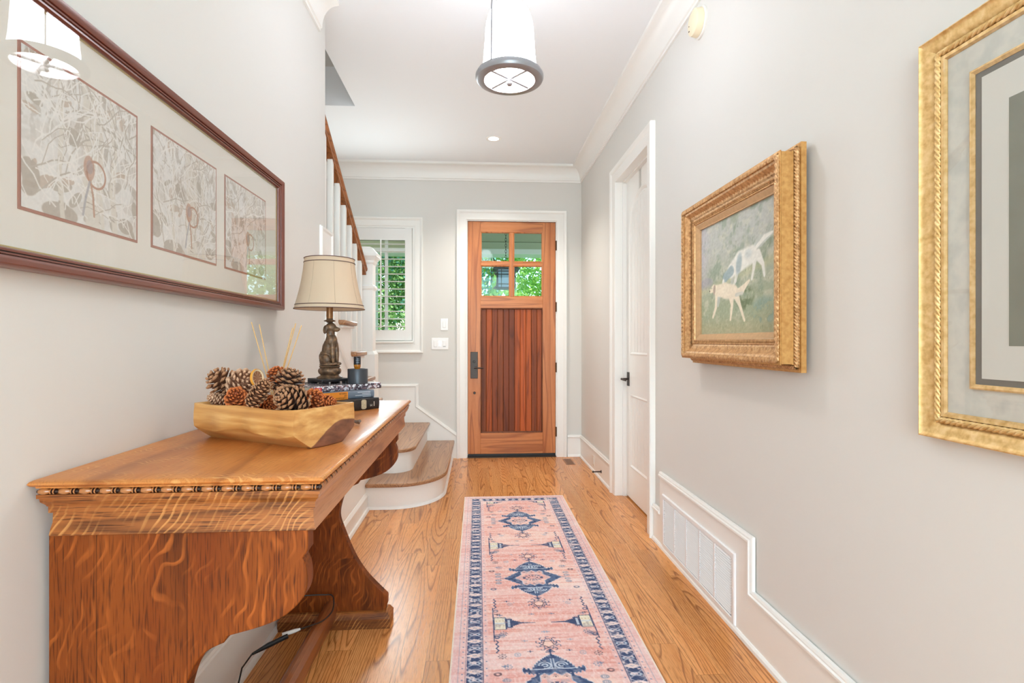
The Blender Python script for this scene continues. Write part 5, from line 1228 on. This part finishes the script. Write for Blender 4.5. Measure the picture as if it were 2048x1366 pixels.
def cords():
    # lead and plug lying by the far table leg
    P = [(-.80, 2.12, .24), (-.76, 2.16, .20), (-.70, 2.20, .165), (-.62, 2.235, .15), (-.575, 2.24, .11), (-.585, 2.20, .06), (-.62, 2.16, .03), (-.66, 2.10, .035), (-.685, 2.06, .06)]
    def smooth(P, n=6):
        out = []; Q = [Vector(p) for p in [P[0]]+P+[P[-1]]]
        for i in range(1, len(Q)-2):
            a, b, c, d = Q[i-1:i+3]
            for k in range(n): t = k/n; out.append(.5*((2*b)+(-a+c)*t+(2*a-5*b+4*c-d)*t*t+(-a+3*b-3*c+d)*t**3))
        return out+[Q[-1]]
    T = thing('power_cable', 'dark power cord with white plug hanging behind the console table', 'cord', (-.66, 2.15, .0))
    MB().tube(smooth([(-.81, 2.20, .17), (-.72, 2.23, .16), (-.64, 2.255, .15), (-.60, 2.25, .145), (-.585, 2.19, .118), (-.60, 2.12, .114), (-.63, 2.07, .122), (-.66, 2.03, .13)]), .0028, 8).build('cord', mat('cord_brown', (44, 34, 30), .5), T)
    m = MB(); d = Vector((-.66, 2.03, .13)); e = d+Vector((-.055, -.03, -.004)); m.tube([d, d.lerp(e, .3), e], [.004, .007, .0075], 10); m.build('plug', mat('plug_white', (226, 222, 216), .4), T)
    T2 = thing('power_plug', 'black power plug by the left baseboard under the console table', 'plug', (-.78, 2.05, .0))
    m = MB(); m.tube([(-.69, 1.985, .13), (-.745, 1.95, .118), (-.79, 1.92, .105)], [.008, .009, .004], 10); m.build('plug_body', mat('plug_black', (24, 24, 26), .4), T2)
    MB().tube([(-.79, 1.92, .105), (-.815, 1.90, .07), (-.818, 1.88, .03)], .003, 6).build('lead', mat('plug_black', (0, 0, 0)), T2)

# ------------------------------------------------------------------ outdoors
def outside():
    m, n, l, b = nt('lawn'); b.inputs['Base Color'].default_value = (*srgb((96, 136, 66)), 1); b.inputs['Roughness'].default_value = .9
    struct(MB().box(-30, 30, BY+.14, 45, -.5, -.45).build('ground', m))
    sage = mat('porch_sage', (196, 202, 180), .7)
    struct(MB().box(-3.5, 3.5, BY+.14, 8.3, -.45, -.04).build('porch_floor', mat('porch_stone', (206, 204, 198), .8)))
    p = MB(); p.box(-3.5, 3.5, BY+.14, 8.3, 2.98, 3.06); struct(p.build('porch_ceiling', sage))
    P = MB(); P.box(-3.5, 3.5, 8.02, 8.3, 2.70, 2.98); P.box(-3.5, 3.5, 8.0, 8.3, 2.585, 2.69); struct(P.build('porch_beam', sage))
    struct(MB().box(-3.5, 3.5, 7.97, 8.32, 2.51, 2.585).build('porch_trim', TRIM))
    for x in (-1.62, 2.6):
        T = thing('porch_column', 'pale porch column %s of the front door, outside' % ('left' if x < 0 else 'right'), 'column', (x, 8.15, -.04))
        MB().box(x-.1, x+.1, 8.05, 8.25, -.04, 2.51).build('shaft', mat('column_sage', (196, 206, 190), .6), T, bevel=.01)
        MB().box(x-.13, x+.13, 8.02, 8.28, -.04, .2).build('column_base', TRIM, T, bevel=.01)
    # hanging lantern
    cx, cy = .365, 7.0; T = thing('porch_lantern', 'black hanging craftsman lantern seen through the front door glass', 'lantern', (cx, cy, 1.89))
    bk = mat('lantern_black', (34, 38, 44), .5, .4)
    m = MB(); w = .112; z0, z1 = 1.90, 2.14
    for sx in (-1, 1):
        for sy in (-1, 1): m.box(cx+sx*w-.008, cx+sx*w+.008, cy+sy*w-.008, cy+sy*w+.008, z0, z1)
    for z in (z0, z0+.045, z1-.03, z1-.07):
        for s in (-1, 1):
            m.box(cx-w, cx+w, cy+s*w-.005, cy+s*w+.005, z-.005, z+.006); m.box(cx+s*w-.005, cx+s*w+.005, cy-w, cy+w, z-.005, z+.006)
    for s in (-1, 1):
        for q in (-1, 1): m.box(cx+q*.062-.004, cx+q*.062+.004, cy+s*w-.004, cy+s*w+.004, z0, z1); m.box(cx+s*w-.004, cx+s*w+.004, cy+q*.062-.004, cy+q*.062+.004, z0, z1)
    m.box(cx-w-.01, cx+w+.01, cy-w-.01, cy+w+.01, z0-.012, z0); m.build('cage', bk, T)
    MB().box(cx-w+.006, cx+w-.006, cy-w+.006, cy+w-.006, z0+.002, z1-.002).build('lantern_glass', mat('lantern_glass', (168, 196, 222), .3), T)
    r = MB(); r.lathe([(.245, 2.135), (.245, 2.142), (.12, 2.20), (.05, 2.225), (.03, 2.25), (.0, 2.25)], (cx, cy, 0), 4, a0=R(45)); r.build('lantern_roof', bk, T, smooth=0)
    ch = MB()
    z = 2.25; k = 0
    while z < 2.98:
        ax = (1, 0) if k % 2 else (0, 1); ch.tube([(cx+ax[0]*.010*math.cos(a), cy+ax[1]*.010*math.cos(a), z+.022+.024*math.sin(a)) for a in [2*math.pi*q/10 for q in range(10)]], .003, 5, closed=True); z += .038; k += 1
    ch.build('chain', bk, T)
    # trees: trunk + crown of separate leaves
    def leafmat(name, c, c2):
        m, n, l, b = nt(name); gi = n.new('ShaderNodeNewGeometry'); cr = ramp(n, l, gi.outputs['Random Per Island'], [(.1, c), (.9, c2)])
        l.new(cr, b.inputs['Base Color']); b.inputs['Roughness'].default_value = .6
        tr = n.new('ShaderNodeBsdfTranslucent'); l.new(cr, tr.inputs[0]); mx = n.new('ShaderNodeMixShader'); mx.inputs[0].default_value = .35; l.new(b.outputs[0], mx.inputs[1]); l.new(tr.outputs[0], mx.inputs[2]); l.new(mx.outputs[0], n['Material Output'].inputs[0]); return m
    LM = [leafmat('leaf_bright', (120, 190, 70), (196, 232, 120)), leafmat('leaf_teal', (60, 130, 110), (130, 200, 170)), leafmat('leaf_deep', (58, 116, 50), (150, 196, 112))]
    def tree(x, y, h, r, zc, kind, lab, N=3600, size=.11, cat='tree', name='tree'):
        T = thing(name, lab, cat, (x, y, -.45), group='trees beyond the porch' if cat == 'tree' else None)
        rs = np.random.RandomState(int(abs(x*31+y*7))+kind)
        if cat == 'tree': MB().tube([(x, y, -.45), (x+.1, y, h*.4), (x, y+.1, h*.8)], [.16, .12, .05], 8).build('trunk', mat('bark', (96, 84, 70), .9, bump=.5), T)
        nc = 26; cc = rs.randn(nc, 3)*np.array([r*.5, r*.35, (h-zc)*.33])+np.array([x, y, (h+zc)/2]); ci = rs.randint(0, nc, N)
        p = cc[ci]+rs.randn(N, 3)*r*.2; a = rs.randn(N, 3); a /= np.linalg.norm(a, axis=1)[:, None]; b = np.cross(a, rs.randn(N, 3)); b /= np.linalg.norm(b, axis=1)[:, None]
        s = size*rs.uniform(.6, 1.3, N)[:, None]; V = np.stack([p-a*s, p-b*s*.45, p+a*s, p+b*s*.45], 1).reshape(-1, 3)-np.array(T.location)
        me = bpy.data.meshes.new('foliage'); me.from_pydata(V.tolist(), [], np.arange(4*N).reshape(-1, 4).tolist()); me.materials.append(LM[kind]); o = bpy.data.objects.new('foliage', me); COL.objects.link(o); o.parent = T
    tree(2.5, 14, 7.5, 1.9, .3, 0, 'bright yellow-green tree seen through right panes of the front door', 36000, .05)
    tree(-.5, 13.4, 7.5, 1.7, .2, 1, 'blue-green tree seen through the left panes of the front door', 36000, .05)
    tree(-3.2, 12.5, 6.0, 1.9, -.2, 2, 'deep green tree behind the shutters of the window', 42000, .055)
    tree(-5.2, 16, 8, 2.4, .0, 2, 'deep green tree behind and left of the one at the window', 12000, .14)
    tree(4.2, 17, 8, 2.4, .0, 0, 'bright green tree far right beyond the porch', 3500, .12)
    tree(.5, 20, 9.5, 3.0, .5, 0, 'tall pale green tree farthest away, behind the door-view trees', 14000, .16)
    for x, y, lab in ((-2.9, 10.6, 'green shrub low behind the shuttered window'),):
        tree(x, y, 1.9, .9, -.3, 2, lab, 6000, .06, 'shrub', 'shrub')

shell(); front_door(); closet_door(); window(); stairs_all()
table(); _c, _a = bowl(); pinecones(_c, _a); reed_diffuser(); books(); table_lamp(); oil_diffuser()
wall_items(); pendant(); left_frame(); dog_painting(); gold_frame(); rug(); cords(); outside()
